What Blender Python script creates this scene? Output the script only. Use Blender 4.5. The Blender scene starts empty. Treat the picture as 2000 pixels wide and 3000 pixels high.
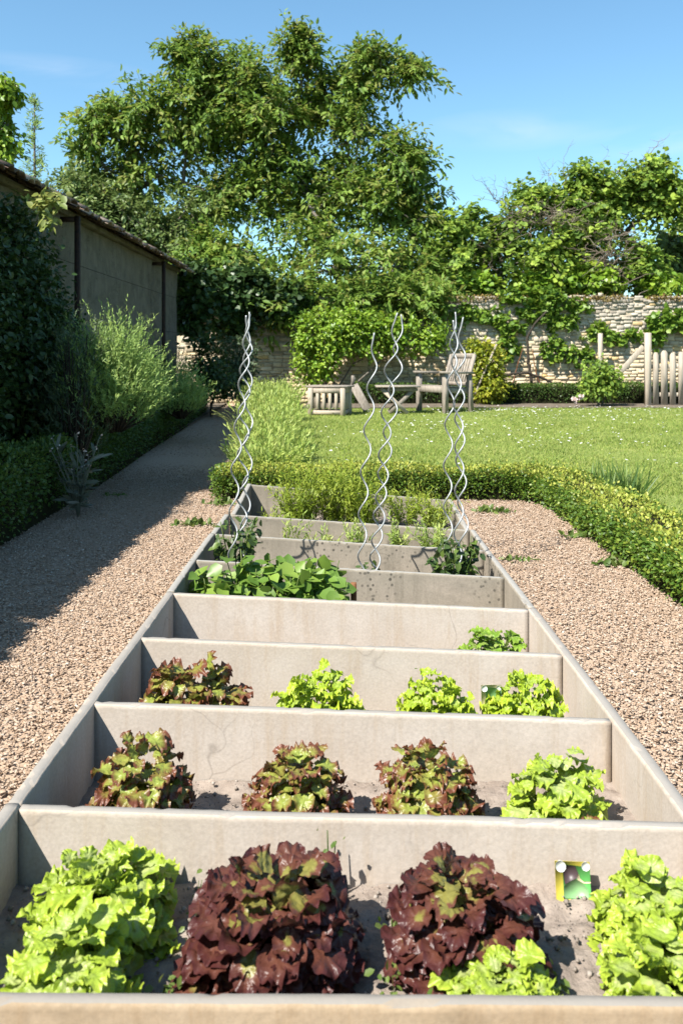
import bpy, math, random
import numpy as np
from mathutils import Vector, Matrix, noise as mnoise

sc = bpy.context.scene
COL = sc.collection
R = np.random.default_rng(7)
random.seed(7)
F = 2000.0      # focal length in photo pixels (1568 px wide)
H = 1.02        # camera height

def P(px, py, Y):
    return np.array([(px - 796) * Y / F, Y, H - (py - 822) * Y / F])

def nrm(a):
    a = np.asarray(a, float)
    return a / np.maximum(np.linalg.norm(a, axis=-1, keepdims=True), 1e-9)

# ------------------------------------------------------------------ mesh building
class MB:
    def __init__(s):
        s.v = []; s.f = []; s.r = []; s.t = []; s.n = 0
    def add(s, v, faces, rnd=None, tip=None):
        v = np.asarray(v, float).reshape(-1, 3)
        k = len(v)
        s.v.append(v)
        for fa in faces:
            fa = np.asarray(fa, int)
            if fa.size: s.f.append(fa + s.n)
        s.r.append(np.full(k, random.random()) if rnd is None else np.broadcast_to(np.asarray(rnd, float), (k,)))
        s.t.append(np.zeros(k) if tip is None else np.broadcast_to(np.asarray(tip, float), (k,)))
        s.n += k
    def build(s, name, mat, parent=None, smooth=False, org=None):
        v = np.concatenate(s.v)
        if org is not None: v = v - np.asarray(org, float)
        me = bpy.data.meshes.new(name)
        loops = np.concatenate([f.ravel() for f in s.f]); tot = np.concatenate([np.full(len(f), f.shape[1]) for f in s.f])
        me.vertices.add(len(v)); me.vertices.foreach_set('co', v.ravel())
        me.loops.add(len(loops)); me.loops.foreach_set('vertex_index', loops.astype(np.int32))
        me.polygons.add(len(tot))
        st = np.concatenate([[0], np.cumsum(tot)[:-1]])
        me.polygons.foreach_set('loop_start', st.astype(np.int32))
        if smooth: me.polygons.foreach_set('use_smooth', np.ones(len(tot), bool))
        for nm, arr in (('rnd', s.r), ('tip', s.t)):
            a = me.attributes.new(nm, 'FLOAT', 'POINT'); a.data.foreach_set('value', np.concatenate(arr).astype(np.float32))
        me.update(calc_edges=True); me.validate()
        me.materials.append(mat)
        o = bpy.data.objects.new(name, me); COL.objects.link(o)
        if org is not None: o.location = [float(q) for q in org]
        if parent is not None:
            o.parent = parent
            o.location = o.location - parent.location if org is not None else -parent.location
        return o

def tag(o, label=None, cat=None, group=None, kind=None):
    if label: o['label'] = label
    if cat: o['category'] = cat
    if group: o['group'] = group
    if kind: o['kind'] = kind
    return o

def thing(name, loc, label, cat, group=None):
    o = bpy.data.objects.new(name, None); COL.objects.link(o); o.empty_display_size = .1
    o.location = [float(q) for q in loc]
    return tag(o, label, cat, group)

BOXF = np.array([[0,3,2,1],[4,5,6,7],[0,1,5,4],[1,2,6,5],[2,3,7,6],[3,0,4,7]])
def box(mb, c, size, rot=None, rnd=None, tip=None, bev=0.004):
    """box with chamfered edges (top and bottom rims inset)"""
    sx, sy, sz = [q / 2 for q in size]
    b = min(bev, sx * .45, sy * .45, sz * .45)
    def ring(x, y, z):
        return [(-x,-y,z),(x,-y,z),(x,y,z),(-x,y,z)]
    v = ring(sx-b, sy-b, -sz) + ring(sx, sy, -sz+b) + ring(sx, sy, sz-b) + ring(sx-b, sy-b, sz)
    v = np.array(v)
    f = [[0,3,2,1],[12,13,14,15]]
    for k in range(3):
        for i in range(4):
            j = (i + 1) % 4
            f.append([k*4+i, k*4+j, k*4+4+j, k*4+4+i])
    if rot is not None: v = v @ np.array(rot.to_3x3()).T if isinstance(rot, Matrix) else v @ np.asarray(rot).T
    mb.add(v + np.asarray(c, float), [np.array(f)], rnd, tip)

def beam(mb, a, b, w, h, up=(0,0,1), rnd=None):
    a = np.asarray(a, float); b = np.asarray(b, float)
    d = b - a; L = np.linalg.norm(d); d = d / L
    s = nrm(np.cross(d, up)); u = np.cross(s, d)
    box(mb, (a + b) / 2, (w, L, h), rot=np.stack([s, d, u], 1), rnd=rnd)

def tube(mb, pts, rad, seg=6, rnd=None, tip=None, cap=True):
    pts = np.asarray(pts, float); n = len(pts)
    rad = np.broadcast_to(np.asarray(rad, float), (n,))
    t = nrm(np.gradient(pts, axis=0))
    ref = np.array([0.0, 0, 1]) if abs(t[0][2]) < .9 else np.array([1.0, 0, 0])
    s = nrm(np.cross(t[0], ref)); S = []
    for i in range(n):
        s = nrm(s - t[i] * np.dot(s, t[i])); S.append(s)
    S = np.array(S); B = np.cross(t, S)
    a = np.linspace(0, 2*np.pi, seg, endpoint=False)
    v = pts[:,None,:] + rad[:,None,None] * (np.cos(a)[None,:,None]*S[:,None,:] + np.sin(a)[None,:,None]*B[:,None,:])
    i = np.arange(n-1)[:,None]*seg; j = np.arange(seg)[None,:]; k = (j+1) % seg
    f = np.stack([i+j, i+k, i+seg+k, i+seg+j], -1).reshape(-1, 4)
    fs = [f]
    if cap: fs += [np.arange(seg)[::-1][None,:], (np.arange(seg)+(n-1)*seg)[None,:]]
    mb.add(v.reshape(-1,3), fs, rnd, None if tip is None else np.repeat(tip, seg))

# leaf templates: x across, y along, z up ; returns verts, quads, tip
LEAF = (np.array([[0,0,0],[.30,.28,.07],[.27,.68,.06],[0,1,-.06],[-.27,.68,.06],[-.30,.28,.07]]), np.array([[0,1,2,3],[0,3,4,5]]), np.array([0,.3,.7,1,.7,.3]))
NARROW = (np.array([[0,0,0],[.10,.35,.02],[.08,.75,.02],[0,1,0],[-.08,.75,.02],[-.10,.35,.02]]), np.array([[0,1,2,3],[0,3,4,5]]), np.array([0,.3,.7,1,.7,.3]))
LANCE = (np.array([[0,0,0],[.20,.3,.05],[.19,.65,.04],[0,1,-.08],[-.19,.65,.04],[-.20,.3,.05]]), np.array([[0,1,2,3],[0,3,4,5]]), np.array([0,.3,.7,1,.7,.3]))
OVAL = (np.array([[0,0,0],[.36,.22,.08],[.38,.55,.06],[.16,.85,0],[0,1.05,-.08],[-.16,.85,0],[-.38,.55,.06],[-.36,.22,.08],[0,.5,-.02]]),
        np.array([[0,1,2,8],[8,2,3,4],[8,4,5,6],[0,8,6,7]]), np.array([0,.2,.5,.8,1,.8,.5,.2,.5]))
ROUND = (np.array([[0,0,0],[.42,.12,.08],[.52,.55,.06],[.25,.85,.02],[0,1,-.08],[-.25,.85,.02],[-.52,.55,.06],[-.42,.12,.08],[0,.5,-.03]]),
         np.array([[0,1,2,8],[8,2,3,4],[8,4,5,6],[0,8,6,7]]), np.array([0,.2,.5,.8,1,.8,.5,.2,.5]))
SMALL = (np.array([[0,0,0],[.32,.5,.08],[0,1,0],[-.32,.5,.08]]), np.array([[0,1,2,3]]), np.array([0,.5,1,.5]))
BLADE = (np.array([[-.03,0,0],[.03,0,0],[.022,.55,.05],[0,1,.22],[-.022,.55,.05]]), None, np.array([0,0,.5,1,.5]))

def scatter(mb, tpl, pos, axis, normal, scale, rnd=None, tipadd=None):
    V, Q, T = tpl
    pos = np.asarray(pos, float); m = len(pos)
    if m == 0: return
    a = nrm(axis); n = np.asarray(normal, float); n = nrm(n - a * np.sum(n*a, -1, keepdims=True)); s = np.cross(a, n)
    scale = np.broadcast_to(np.asarray(scale, float), (m,))
    loc = V[None,:,0,None]*s[:,None,:] + V[None,:,1,None]*a[:,None,:] + V[None,:,2,None]*n[:,None,:]
    v = pos[:,None,:] + loc*scale[:,None,None]
    k = len(V); off = (np.arange(m)*k)[:,None,None]
    if Q is None:
        fs = [(np.array([[0,1,2,4]])[None]+off).reshape(-1,4), (np.array([[4,2,3]])[None]+off).reshape(-1,3)]
    else:
        fs = [(Q[None]+off).reshape(-1, Q.shape[1])]
    if rnd is None: rnd = R.random(m)
    tip = np.tile(T, m) if tipadd is None else np.tile(T, m) + np.repeat(tipadd, k)
    mb.add(v.reshape(-1,3), fs, np.repeat(rnd, k), tip)

def rdir(m):
    return nrm(R.normal(size=(m,3)))

# ------------------------------------------------------------------ materials
def new_mat(name):
    m = bpy.data.materials.new(name); m.use_nodes = True
    nt = m.node_tree; nt.nodes.clear()
    return m, nt, nt.nodes, nt.links

def ramp(nt, fac, stops, interp='LINEAR'):
    n = nt.nodes.new('ShaderNodeValToRGB'); n.color_ramp.interpolation = interp
    e = n.color_ramp.elements
    while len(e) < len(stops): e.new(.5)
    for q, (p, c) in zip(e, stops):
        q.position = p; q.color = (*c, 1) if len(c) == 3 else c
    if fac is not None: nt.links.new(fac, n.inputs[0])
    return n.outputs[0]

def noise(nt, scale, detail=4, rough=.6, coord='Object', vec_scale=None, dist=0):
    tc = nt.nodes.new('ShaderNodeTexCoord'); out = tc.outputs[coord]
    if vec_scale:
        mp = nt.nodes.new('ShaderNodeMapping'); mp.inputs['Scale'].default_value = vec_scale
        nt.links.new(out, mp.inputs[0]); out = mp.outputs[0]
    n = nt.nodes.new('ShaderNodeTexNoise'); n.inputs['Scale'].default_value = scale
    n.inputs['Detail'].default_value = detail; n.inputs['Roughness'].default_value = rough
    n.inputs['Distortion'].default_value = dist
    nt.links.new(out, n.inputs['Vector'])
    return n.outputs['Fac']

def mix(nt, fac, a, b, mode='MIX'):
    n = nt.nodes.new('ShaderNodeMix'); n.data_type = 'RGBA'; n.blend_type = mode; n.clamp_factor = True; n.clamp_result = False
    for sock, val in ((n.inputs[0], fac), (n.inputs[6], a), (n.inputs[7], b)):
        if hasattr(val, 'is_linked'): nt.links.new(val, sock)
        else: sock.default_value = val if not isinstance(val, tuple) else (*val, 1)
    return n.outputs[2]

def math_(nt, op, a, b=0.0, c=0.0):
    n = nt.nodes.new('ShaderNodeMath'); n.operation = op
    for sock, val in zip(n.inputs, (a, b, c)):
        if hasattr(val, 'is_linked'): nt.links.new(val, sock)
        else: sock.default_value = val
    return n.outputs[0]

def attr(nt, name):
    n = nt.nodes.new('ShaderNodeAttribute'); n.attribute_name = name
    return n.outputs['Fac']

ALB = .76      # overall reflectance scale on textured colours, lowered to cut bounce light
def bsdf(nt, col, rough=.8, spec=.3, bump=None, bstr=.3, bdist=.01, metal=0, trans=0, tcol=None):
    if hasattr(col, 'is_linked'): col = mix(nt, 1.0, col, (ALB*(1.12 if trans else 1),)*3, 'MULTIPLY')
    p = nt.nodes.new('ShaderNodeBsdfPrincipled'); o = nt.nodes.new('ShaderNodeOutputMaterial')
    if hasattr(col, 'is_linked'): nt.links.new(col, p.inputs['Base Color'])
    else: p.inputs['Base Color'].default_value = (*col, 1)
    if hasattr(rough, 'is_linked'): nt.links.new(rough, p.inputs['Roughness'])
    else: p.inputs['Roughness'].default_value = rough
    p.inputs['Specular IOR Level'].default_value = spec; p.inputs['Metallic'].default_value = metal
    nb = None
    if bump is not None:
        b = nt.nodes.new('ShaderNodeBump'); b.inputs['Strength'].default_value = bstr; b.inputs['Distance'].default_value = bdist
        nt.links.new(bump, b.inputs['Height']); nt.links.new(b.outputs[0], p.inputs['Normal']); nb = b
    out = p.outputs[0]
    if trans:
        t = nt.nodes.new('ShaderNodeBsdfTranslucent'); tc = tcol if tcol is not None else col
        if hasattr(tc, 'is_linked'): nt.links.new(tc, t.inputs[0])
        else: t.inputs[0].default_value = (*tc, 1)
        if nb: nt.links.new(nb.outputs[0], t.inputs['Normal'])
        m = nt.nodes.new('ShaderNodeMixShader'); m.inputs[0].default_value = trans
        nt.links.new(out, m.inputs[1]); nt.links.new(t.outputs[0], m.inputs[2]); out = m.outputs[0]
    nt.links.new(out, o.inputs[0])

def leaf_mat(name, stops, trans=.3, rough=.5, spec=.35, var=.5, vscale=1.5):
    m, nt, N, L = new_mat(name)
    c = ramp(nt, attr(nt, 'rnd'), stops)
    nz = noise(nt, vscale, 3)
    k = ramp(nt, nz, [(.3, (1-var*.6,)*3), (.7, (1+var*.0,)*3)])
    c = mix(nt, 1.0, c, k, 'MULTIPLY')
    hs = N.new('ShaderNodeHueSaturation'); hs.inputs['Value'].default_value = 1.25; hs.inputs['Hue'].default_value = .485
    L.new(c, hs.inputs['Color'])
    bsdf(nt, c, rough, spec, trans=trans, tcol=hs.outputs[0])
    return m

def lettuce_mat(name, base, mid, edge, lo=.35, hi=.8, rough=.42, spec=.45, trans=.28, spot=.5):
    m, nt, N, L = new_mat(name)
    t = attr(nt, 'tip'); r = attr(nt, 'rnd')
    nz = noise(nt, 22, 5, .65)
    k = math_(nt, 'ADD', t, math_(nt, 'MULTIPLY', math_(nt, 'SUBTRACT', nz, .5), spot))
    k = math_(nt, 'ADD', k, math_(nt, 'MULTIPLY', math_(nt, 'SUBTRACT', r, .5), .45))
    c = ramp(nt, k, [(.05, base), (lo, mid), (hi, edge)])
    c = mix(nt, 1.0, c, ramp(nt, noise(nt, 60, 3), [(.3, (.82,)*3), (.7, (1.08,)*3)]), 'MULTIPLY')
    hs = N.new('ShaderNodeHueSaturation'); hs.inputs['Value'].default_value = 1.2
    L.new(c, hs.inputs['Color'])
    bsdf(nt, c, rough, spec, bump=noise(nt, 75, 3, .5, dist=.6), bstr=.55, bdist=.006, trans=trans, tcol=hs.outputs[0])
    return m

def concrete_mat(name, a, b, stain, dark, dark_amt=.5, lichen=0.0, top=(.25,.24,.225), bs=.2, bd=.003):
    m, nt, N, L = new_mat(name)
    c = ramp(nt, noise(nt, 5, 6, .65), [(.3, a), (.7, b)])
    # vertical run-off streaks and brownish blotches
    s1 = ramp(nt, noise(nt, 4, 6, .75, vec_scale=(4, 4, .45)), [(.5, (0,0,0)), (.75, (1,1,1))])
    c = mix(nt, math_(nt, 'MULTIPLY', s1, .8), c, stain)
    s2 = ramp(nt, noise(nt, 2.2, 6, .75, vec_scale=(1, 1, 1.6)), [(.52, (0,0,0)), (.72, (1,1,1))])
    c = mix(nt, math_(nt, 'MULTIPLY', s2, dark_amt), c, dark)
    sz3 = N.new('ShaderNodeSeparateXYZ'); tcz = N.new('ShaderNodeTexCoord'); L.new(tcz.outputs['Object'], sz3.inputs[0])
    zb = math_(nt, 'ADD', sz3.outputs[2], math_(nt, 'MULTIPLY', math_(nt, 'SUBTRACT', noise(nt, 9, 5, .7), .5), .10))
    c = mix(nt, math_(nt, 'MULTIPLY', ramp(nt, zb, [(.0, (0,0,0)), (.085, (1,1,1))]), .6), c, tuple(.55*p_+.45*q_ for p_, q_ in zip(a, stain)))
    # hairline cracks
    tc = N.new('ShaderNodeTexCoord'); vo = N.new('ShaderNodeTexVoronoi'); vo.feature = 'DISTANCE_TO_EDGE'; vo.inputs['Scale'].default_value = 2.6
    nn = N.new('ShaderNodeTexNoise'); nn.inputs['Scale'].default_value = 4; L.new(tc.outputs['Object'], nn.inputs['Vector'])
    va = N.new('ShaderNodeMix'); va.data_type = 'RGBA'; va.inputs[0].default_value = .35
    L.new(tc.outputs['Object'], va.inputs[6]); L.new(nn.outputs['Color'], va.inputs[7]); L.new(va.outputs[2], vo.inputs['Vector'])
    cr = ramp(nt, vo.outputs['Distance'], [(0, (1,1,1)), (.006, (0,0,0))])
    crm = math_(nt, 'MULTIPLY', cr, math_(nt, 'MULTIPLY', ramp(nt, noise(nt, 1.7, 2), [(.48, (0,0,0)), (.6, (1,1,1))]), .5))
    c = mix(nt, crm, c, tuple(q * .5 for q in a))
    fine = noise(nt, 120, 3, .6)
    c = mix(nt, 1.0, c, ramp(nt, fine, [(.25, (.86,)*3), (.75, (1.08,)*3)]), 'MULTIPLY')
    if lichen:
        v2 = N.new('ShaderNodeTexVoronoi'); v2.inputs['Scale'].default_value = 42; L.new(tc.outputs['Object'], v2.inputs['Vector'])
        sp = ramp(nt, v2.outputs['Distance'], [(.22, (1,1,1)), (.36, (0,0,0))])
        ms = ramp(nt, noise(nt, 3.5, 3), [(.52, (0,0,0)), (.62, (1,1,1))])
        c = mix(nt, math_(nt, 'MULTIPLY', math_(nt, 'MULTIPLY', sp, ms), lichen), c, (.055, .05, .042))
    # worn grey cement on the upward rims
    geo = N.new('ShaderNodeNewGeometry'); sx = N.new('ShaderNodeSeparateXYZ'); L.new(geo.outputs['True Normal'], sx.inputs[0])
    up = ramp(nt, sx.outputs[2], [(.75, (0,0,0)), (.95, (1,1,1))])
    c = mix(nt, math_(nt, 'MULTIPLY', up, .8), c, top)
    bsdf(nt, c, .9, .2, bump=math_(nt, 'ADD', fine, noise(nt, 18, 5, .7)), bstr=bs, bdist=bd)
    return m

def simple_mat(name, stops, scale=6, rough=.85, spec=.25, bump_scale=30, bstr=.3, bdist=.006, vec_scale=None, use_rnd=None, metal=0, detail=5):
    m, nt, N, L = new_mat(name)
    c = ramp(nt, noise(nt, scale, detail, .65, vec_scale=vec_scale), stops)
    if use_rnd: c = mix(nt, 1.0, c, ramp(nt, attr(nt, 'rnd'), use_rnd), 'MULTIPLY')
    bsdf(nt, c, rough, spec, bump=noise(nt, bump_scale, 5, .65, vec_scale=vec_scale), bstr=bstr, bdist=bdist, metal=metal)
    return m

def rnd_mat(name, stops, rough=.85, spec=.2, nscale=20, tipstops=None, interp='LINEAR'):
    m, nt, N, L = new_mat(name)
    c = ramp(nt, attr(nt, 'rnd'), stops, interp)
    if tipstops: c = mix(nt, 1.0, c, ramp(nt, attr(nt, 'tip'), tipstops), 'MULTIPLY')
    nz = noise(nt, nscale, 5, .7)
    c = mix(nt, 1.0, c, ramp(nt, nz, [(.25, (.72,)*3), (.7, (1.1,)*3)]), 'MULTIPLY')
    bsdf(nt, c, rough, spec, bump=nz, bstr=.35, bdist=.01)
    return m

M = {}
M['concrete'] = concrete_mat('concrete', (0.451,0.386,0.326), (0.530,0.468,0.413), (0.406,0.314,0.226), (0.372,0.333,0.286), .40)
M['concrete_old'] = concrete_mat('concrete_old', (0.259,0.229,0.182), (0.346,0.298,0.242), (0.173,0.151,0.117), (0.138,0.126,0.099), .75, .85, top=(0.328,0.320,0.302))
M['concrete_front'] = concrete_mat('concrete_front', (.33,.25,.165), (.44,.355,.26), (.27,.18,.10), (.17,.135,.09), .75)
M['soil'] = simple_mat('soil', [(.3, (0.200,0.160,0.133)), (.7, (0.360,0.301,0.257))], 14, .95, .1, 45, .7, .012)
M['crumb'] = rnd_mat('soil_crumb', [(0, (.18,.15,.125)), (1, (.38,.33,.29))], .95, .1)
M['chips_bed'] = simple_mat('wood_chip_bed', [(.25, (0.293,0.203,0.138)), (.5, (0.440,0.323,0.234)), (.75, (0.569,0.440,0.340))], 85, .95, .1, 90, .6, .008)
M['chip'] = rnd_mat('wood_chip', [(0, (0.267,0.174,0.114)), (.10, (0.391,0.271,0.187)), (.4, (0.481,0.358,0.261)), (.65, (0.535,0.419,0.323)), (.85, (0.446,0.318,0.232)), (.96, (0.553,0.454,0.366)), (1, (0.660,0.586,0.506))], .9, .15, 60)
M['ground'] = simple_mat('ground', [(.3, (.06,.07,.025)), (.7, (.12,.12,.05))], 3, .95, .1, 20, .5, .02)
M['lawn'] = simple_mat('lawn', [(.3, (0.151,0.200,0.048)), (.55, (0.216,0.260,0.072)), (.75, (0.292,0.300,0.096))], 1.6, .95, .1, 60, .6, .02, detail=8)
M['grass'] = leaf_mat('grass_blade', [(0, (0.162,0.253,0.045)), (.5, (0.270,0.354,0.072)), (1, (0.431,0.455,0.135))], .35, .55, .2, .35, 1.2)
M['border'] = simple_mat('border_soil', [(.3, (.10,.08,.06)), (.7, (.22,.18,.14))], 8, .95, .1, 30, .7, .02)
M['daisy'] = rnd_mat('daisy', [(0, (.72,.72,.68)), (1, (.85,.85,.82))], .8, .1)
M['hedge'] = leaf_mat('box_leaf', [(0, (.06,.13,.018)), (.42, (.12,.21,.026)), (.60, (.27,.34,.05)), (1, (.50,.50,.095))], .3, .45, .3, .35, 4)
M['hedge_dark'] = leaf_mat('box_leaf_dark', [(0, (0.048,0.104,0.019)), (.6, (0.096,0.168,0.029)), (1, (0.208,0.272,0.048))], .3, .45, .35, .5, 2)
M['core'] = simple_mat('dark_core_fill', [(.3, (.012,.014,.006)), (.7, (.03,.03,.014))], 30, .95, .05)  # near-black, the shaded hedge interior painted as a colour
M['walnut'] = leaf_mat('walnut_leaf', [(0, (0.072,0.142,0.026)), (.35, (0.136,0.233,0.037)), (.62, (0.226,0.335,0.056)), (.8, (0.208,0.212,0.056)), (1, (0.308,0.405,0.084))], .36, .55, .25, .25, .6)
M['bark'] = simple_mat('bark', [(.3, (.11,.095,.075)), (.7, (.24,.21,.17))], 5, .9, .15, 20, .8, .03, vec_scale=(3,3,.6))
M['darkbark'] = simple_mat('dark_bark', [(.3, (.025,.02,.016)), (.7, (.08,.065,.05))], 5, .9, .15, 20, .8, .03, vec_scale=(3,3,.6))
M['twig'] = rnd_mat('dry_twig', [(0, (.12,.09,.065)), (1, (.30,.25,.20))], .9, .1)
M['bright'] = leaf_mat('bright_leaf', [(0, (0.103,0.215,0.021)), (.5, (0.206,0.344,0.030)), (1, (0.378,0.499,0.061))], .35, .4, .4, .4, 1.2)
M['vine'] = leaf_mat('grape_leaf', [(0, (0.081,0.171,0.021)), (.5, (0.149,0.260,0.030)), (1, (0.267,0.372,0.052))], .35, .45, .35, .35, 1.2)
M['yellowleaf'] = leaf_mat('yellow_green_leaf', [(0, (0.115,0.172,0.014)), (.5, (0.253,0.299,0.023)), (1, (0.460,0.414,0.046))], .35, .4, .4, .3, 1.5)
M['thicket'] = leaf_mat('thicket_leaf', [(0, (0.087,0.171,0.034)), (.45, (0.208,0.330,0.055)), (1, (0.463,0.585,0.087))], .36, .6, .2, .55, .8)
M['darkleaf'] = leaf_mat('dark_shrub_leaf', [(0, (0.026,0.058,0.016)), (.7, (0.058,0.111,0.026)), (1, (0.104,0.156,0.039))], .25, .4, .4, .5, 1.2)
M['paleleaf'] = leaf_mat('pale_leaf', [(0, (0.140,0.210,0.042)), (.5, (0.252,0.308,0.084)), (1, (0.420,0.420,0.140))], .35, .45, .3, .3, 1.2)
M['ash'] = leaf_mat('ash_leaf', [(0, (0.090,0.150,0.045)), (.6, (0.165,0.240,0.068)), (1, (0.285,0.352,0.120))], .33, .45, .35, .4, .5)
M['rosemary'] = leaf_mat('rosemary_leaf', [(0, (0.122,0.216,0.060)), (.6, (0.266,0.399,0.102)), (1, (0.491,0.637,0.188))], .3, .5, .3, .35, 2)
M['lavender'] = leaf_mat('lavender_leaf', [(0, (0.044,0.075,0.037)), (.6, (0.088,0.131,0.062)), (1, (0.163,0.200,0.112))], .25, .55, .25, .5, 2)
M['strip'] = leaf_mat('strip_leaf', [(0, (0.138,0.244,0.049)), (.5, (0.274,0.390,0.077)), (1, (0.529,0.586,0.175))], .33, .5, .3, .35, 1.5)
M['dill'] = leaf_mat('dill_leaf', [(0, (0.110,0.198,0.016)), (.5, (0.229,0.319,0.032)), (1, (0.385,0.440,0.064))], .35, .5, .3, .3, 3)
M['weed'] = leaf_mat('weed_leaf', [(0, (.07,.13,.02)), (1, (.18,.24,.06))], .33, .45, .35, .3, 8)
M['tomato'] = leaf_mat('tomato_leaf', [(0, (.04,.08,.022)), (.6, (.075,.125,.03)), (1, (.14,.21,.04))], .3, .45, .35, .3, 8)
M['bean'] = leaf_mat('bean_leaf', [(0, (0.094,0.181,0.027)), (.5, (0.163,0.275,0.044)), (1, (0.250,0.362,0.062))], .33, .42, .4, .25, 8)
M['grey'] = leaf_mat('grey_leaf', [(0, (.10,.12,.09)), (.6, (.18,.20,.15)), (1, (.40,.38,.42))], .25, .6, .2, .3, 6)
M['iris'] = leaf_mat('iris_blade', [(0, (0.066,0.134,0.030)), (.6, (0.124,0.204,0.045)), (1, (0.214,0.299,0.070))], .3, .45, .35, .3, 4)
M['moss'] = leaf_mat('moss', [(0, (.12,.085,.03)), (.5, (.22,.15,.05)), (1, (.30,.25,.08))], .2, .8, .1, .4, 2)
M['rose'] = rnd_mat('rose_petal', [(0, (.62,.45,.42)), (1, (.75,.63,.58))], .7, .2)
M['stone'] = rnd_mat('rubble_stone', [(0, (0.423,0.360,0.288)), (.25, (0.564,0.495,0.409)), (.5, (0.692,0.616,0.511)), (.72, (0.641,0.539,0.397)), (.88, (0.744,0.680,0.589)), (1, (0.641,0.474,0.244))], .92, .15, 14,
                     tipstops=[(0, (1.12,1.0,.80)), (.5, (1.08,1.02,.88)), (.72, (.80,.80,.80)), (1, (.74,.74,.75))])
M['mortar'] = simple_mat('mortar', [(.3, (0.375,0.312,0.225)), (.7, (0.550,0.463,0.338))], 8, .95, .1, 40, .5, .01)
M['render'] = concrete_mat('old_render', (.25,.23,.195), (.56,.52,.455), (.15,.135,.11), (.07,.062,.05), .9, .9, bs=1.0, bd=.03)
M['tile'] = rnd_mat('clay_tile', [(0, (.10,.075,.06)), (.4, (.22,.15,.115)), (.75, (.33,.235,.185)), (1, (.40,.34,.28))], .9, .15, 25)
M['iron'] = simple_mat('rusty_iron', [(.35, (.018,.013,.012)), (.7, (.06,.03,.02))], 20, .75, .3, 60, .3)
M['galv'] = simple_mat('galvanised_steel', [(.3, (.22,.235,.245)), (.5, (.34,.355,.36)), (.7, (.46,.47,.47))], 25, .5, .4, 80, .1, metal=.35)
M['oldwood'] = simple_mat('weathered_wood', [(.3, (.20,.17,.14)), (.55, (.33,.29,.25)), (.75, (.44,.40,.35))], 7, .88, .2, 14, .4, .004, vec_scale=(7,7,1.2), use_rnd=[(0, (.8,.8,.8)), (1, (1.1,1.08,1.05))])
M['palewood'] = simple_mat('pale_wood', [(.3, (.38,.32,.25)), (.7, (.54,.47,.39))], 7, .88, .2, 14, .4, .004, vec_scale=(6,6,.8), use_rnd=[(0, (.85,.85,.85)), (1, (1.08,1.07,1.05))])
M['rustwood'] = simple_mat('rusty_stick', [(.3, (.12,.05,.025)), (.7, (.26,.12,.06))], 12, .9, .1)
M['l_green'] = lettuce_mat('pale_green_lettuce', (.40,.46,.16), (.30,.41,.045), (.40,.50,.055), .4, .9, .4, .4, .32, .25)
M['l_frill'] = lettuce_mat('frilly_green_lettuce', (.34,.44,.08), (.32,.44,.03), (.46,.55,.045), .4, .9, .42, .35, .34, .2)
M['l_cos'] = lettuce_mat('mid_green_lettuce', (.33,.40,.12), (.16,.28,.03), (.24,.36,.04), .35, .9, .4, .4, .3, .25)
M['l_red'] = lettuce_mat('dark_red_lettuce', (.22,.20,.05), (.13,.048,.03), (.075,.022,.02), .13, .7, .38, .34, .24, .5)
M['l_mixed'] = lettuce_mat('bronze_green_lettuce', (.28,.33,.065), (.27,.27,.055), (.17,.06,.032), .28, .72, .38, .42, .28, .9)

# ------------------------------------------------------------------ foliage helpers
def blob_twigs(lobes, dens, front=-9, shell=.28):
    """points and outward directions over the shells of ellipsoids (c, r)"""
    Ps, Ds = [], []
    for c, r in lobes:
        c = np.asarray(c, float); r = np.asarray(r, float)
        area = 4*np.pi*((r[0]*r[1])**1.6/3 + (r[0]*r[2])**1.6/3 + (r[1]*r[2])**1.6/3)**(1/1.6)
        m = max(4, int(area*dens))
        d = rdir(m)
        rad = 1 - np.abs(R.normal(size=m))*shell
        p = c + d*r*rad[:,None]
        Ps.append(p); Ds.append(nrm(d/r))
    return np.concatenate(Ps), np.concatenate(Ds)

def foliage(mb, tw, out, per, spread, size, tpl=LEAF, droop=.3, up=.6, rlo=0, rhi=1, wild=.7):
    m = len(tw)*per
    p = np.repeat(tw, per, 0) + R.normal(size=(m,3))*spread
    o = np.repeat(out, per, 0)
    ax = o*.6 + rdir(m)*wild + np.array([0,0,-droop])
    nn = o*.5 + np.array([0,0,up]) + rdir(m)*.5
    base = np.repeat(R.random(len(tw)), per)
    r = np.clip(rlo + (rhi-rlo)*(base*.55 + R.random(m)*.45), 0, 1)
    scatter(mb, tpl, p, ax, nn, size*R.uniform(.65, 1.25, m), r)

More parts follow.
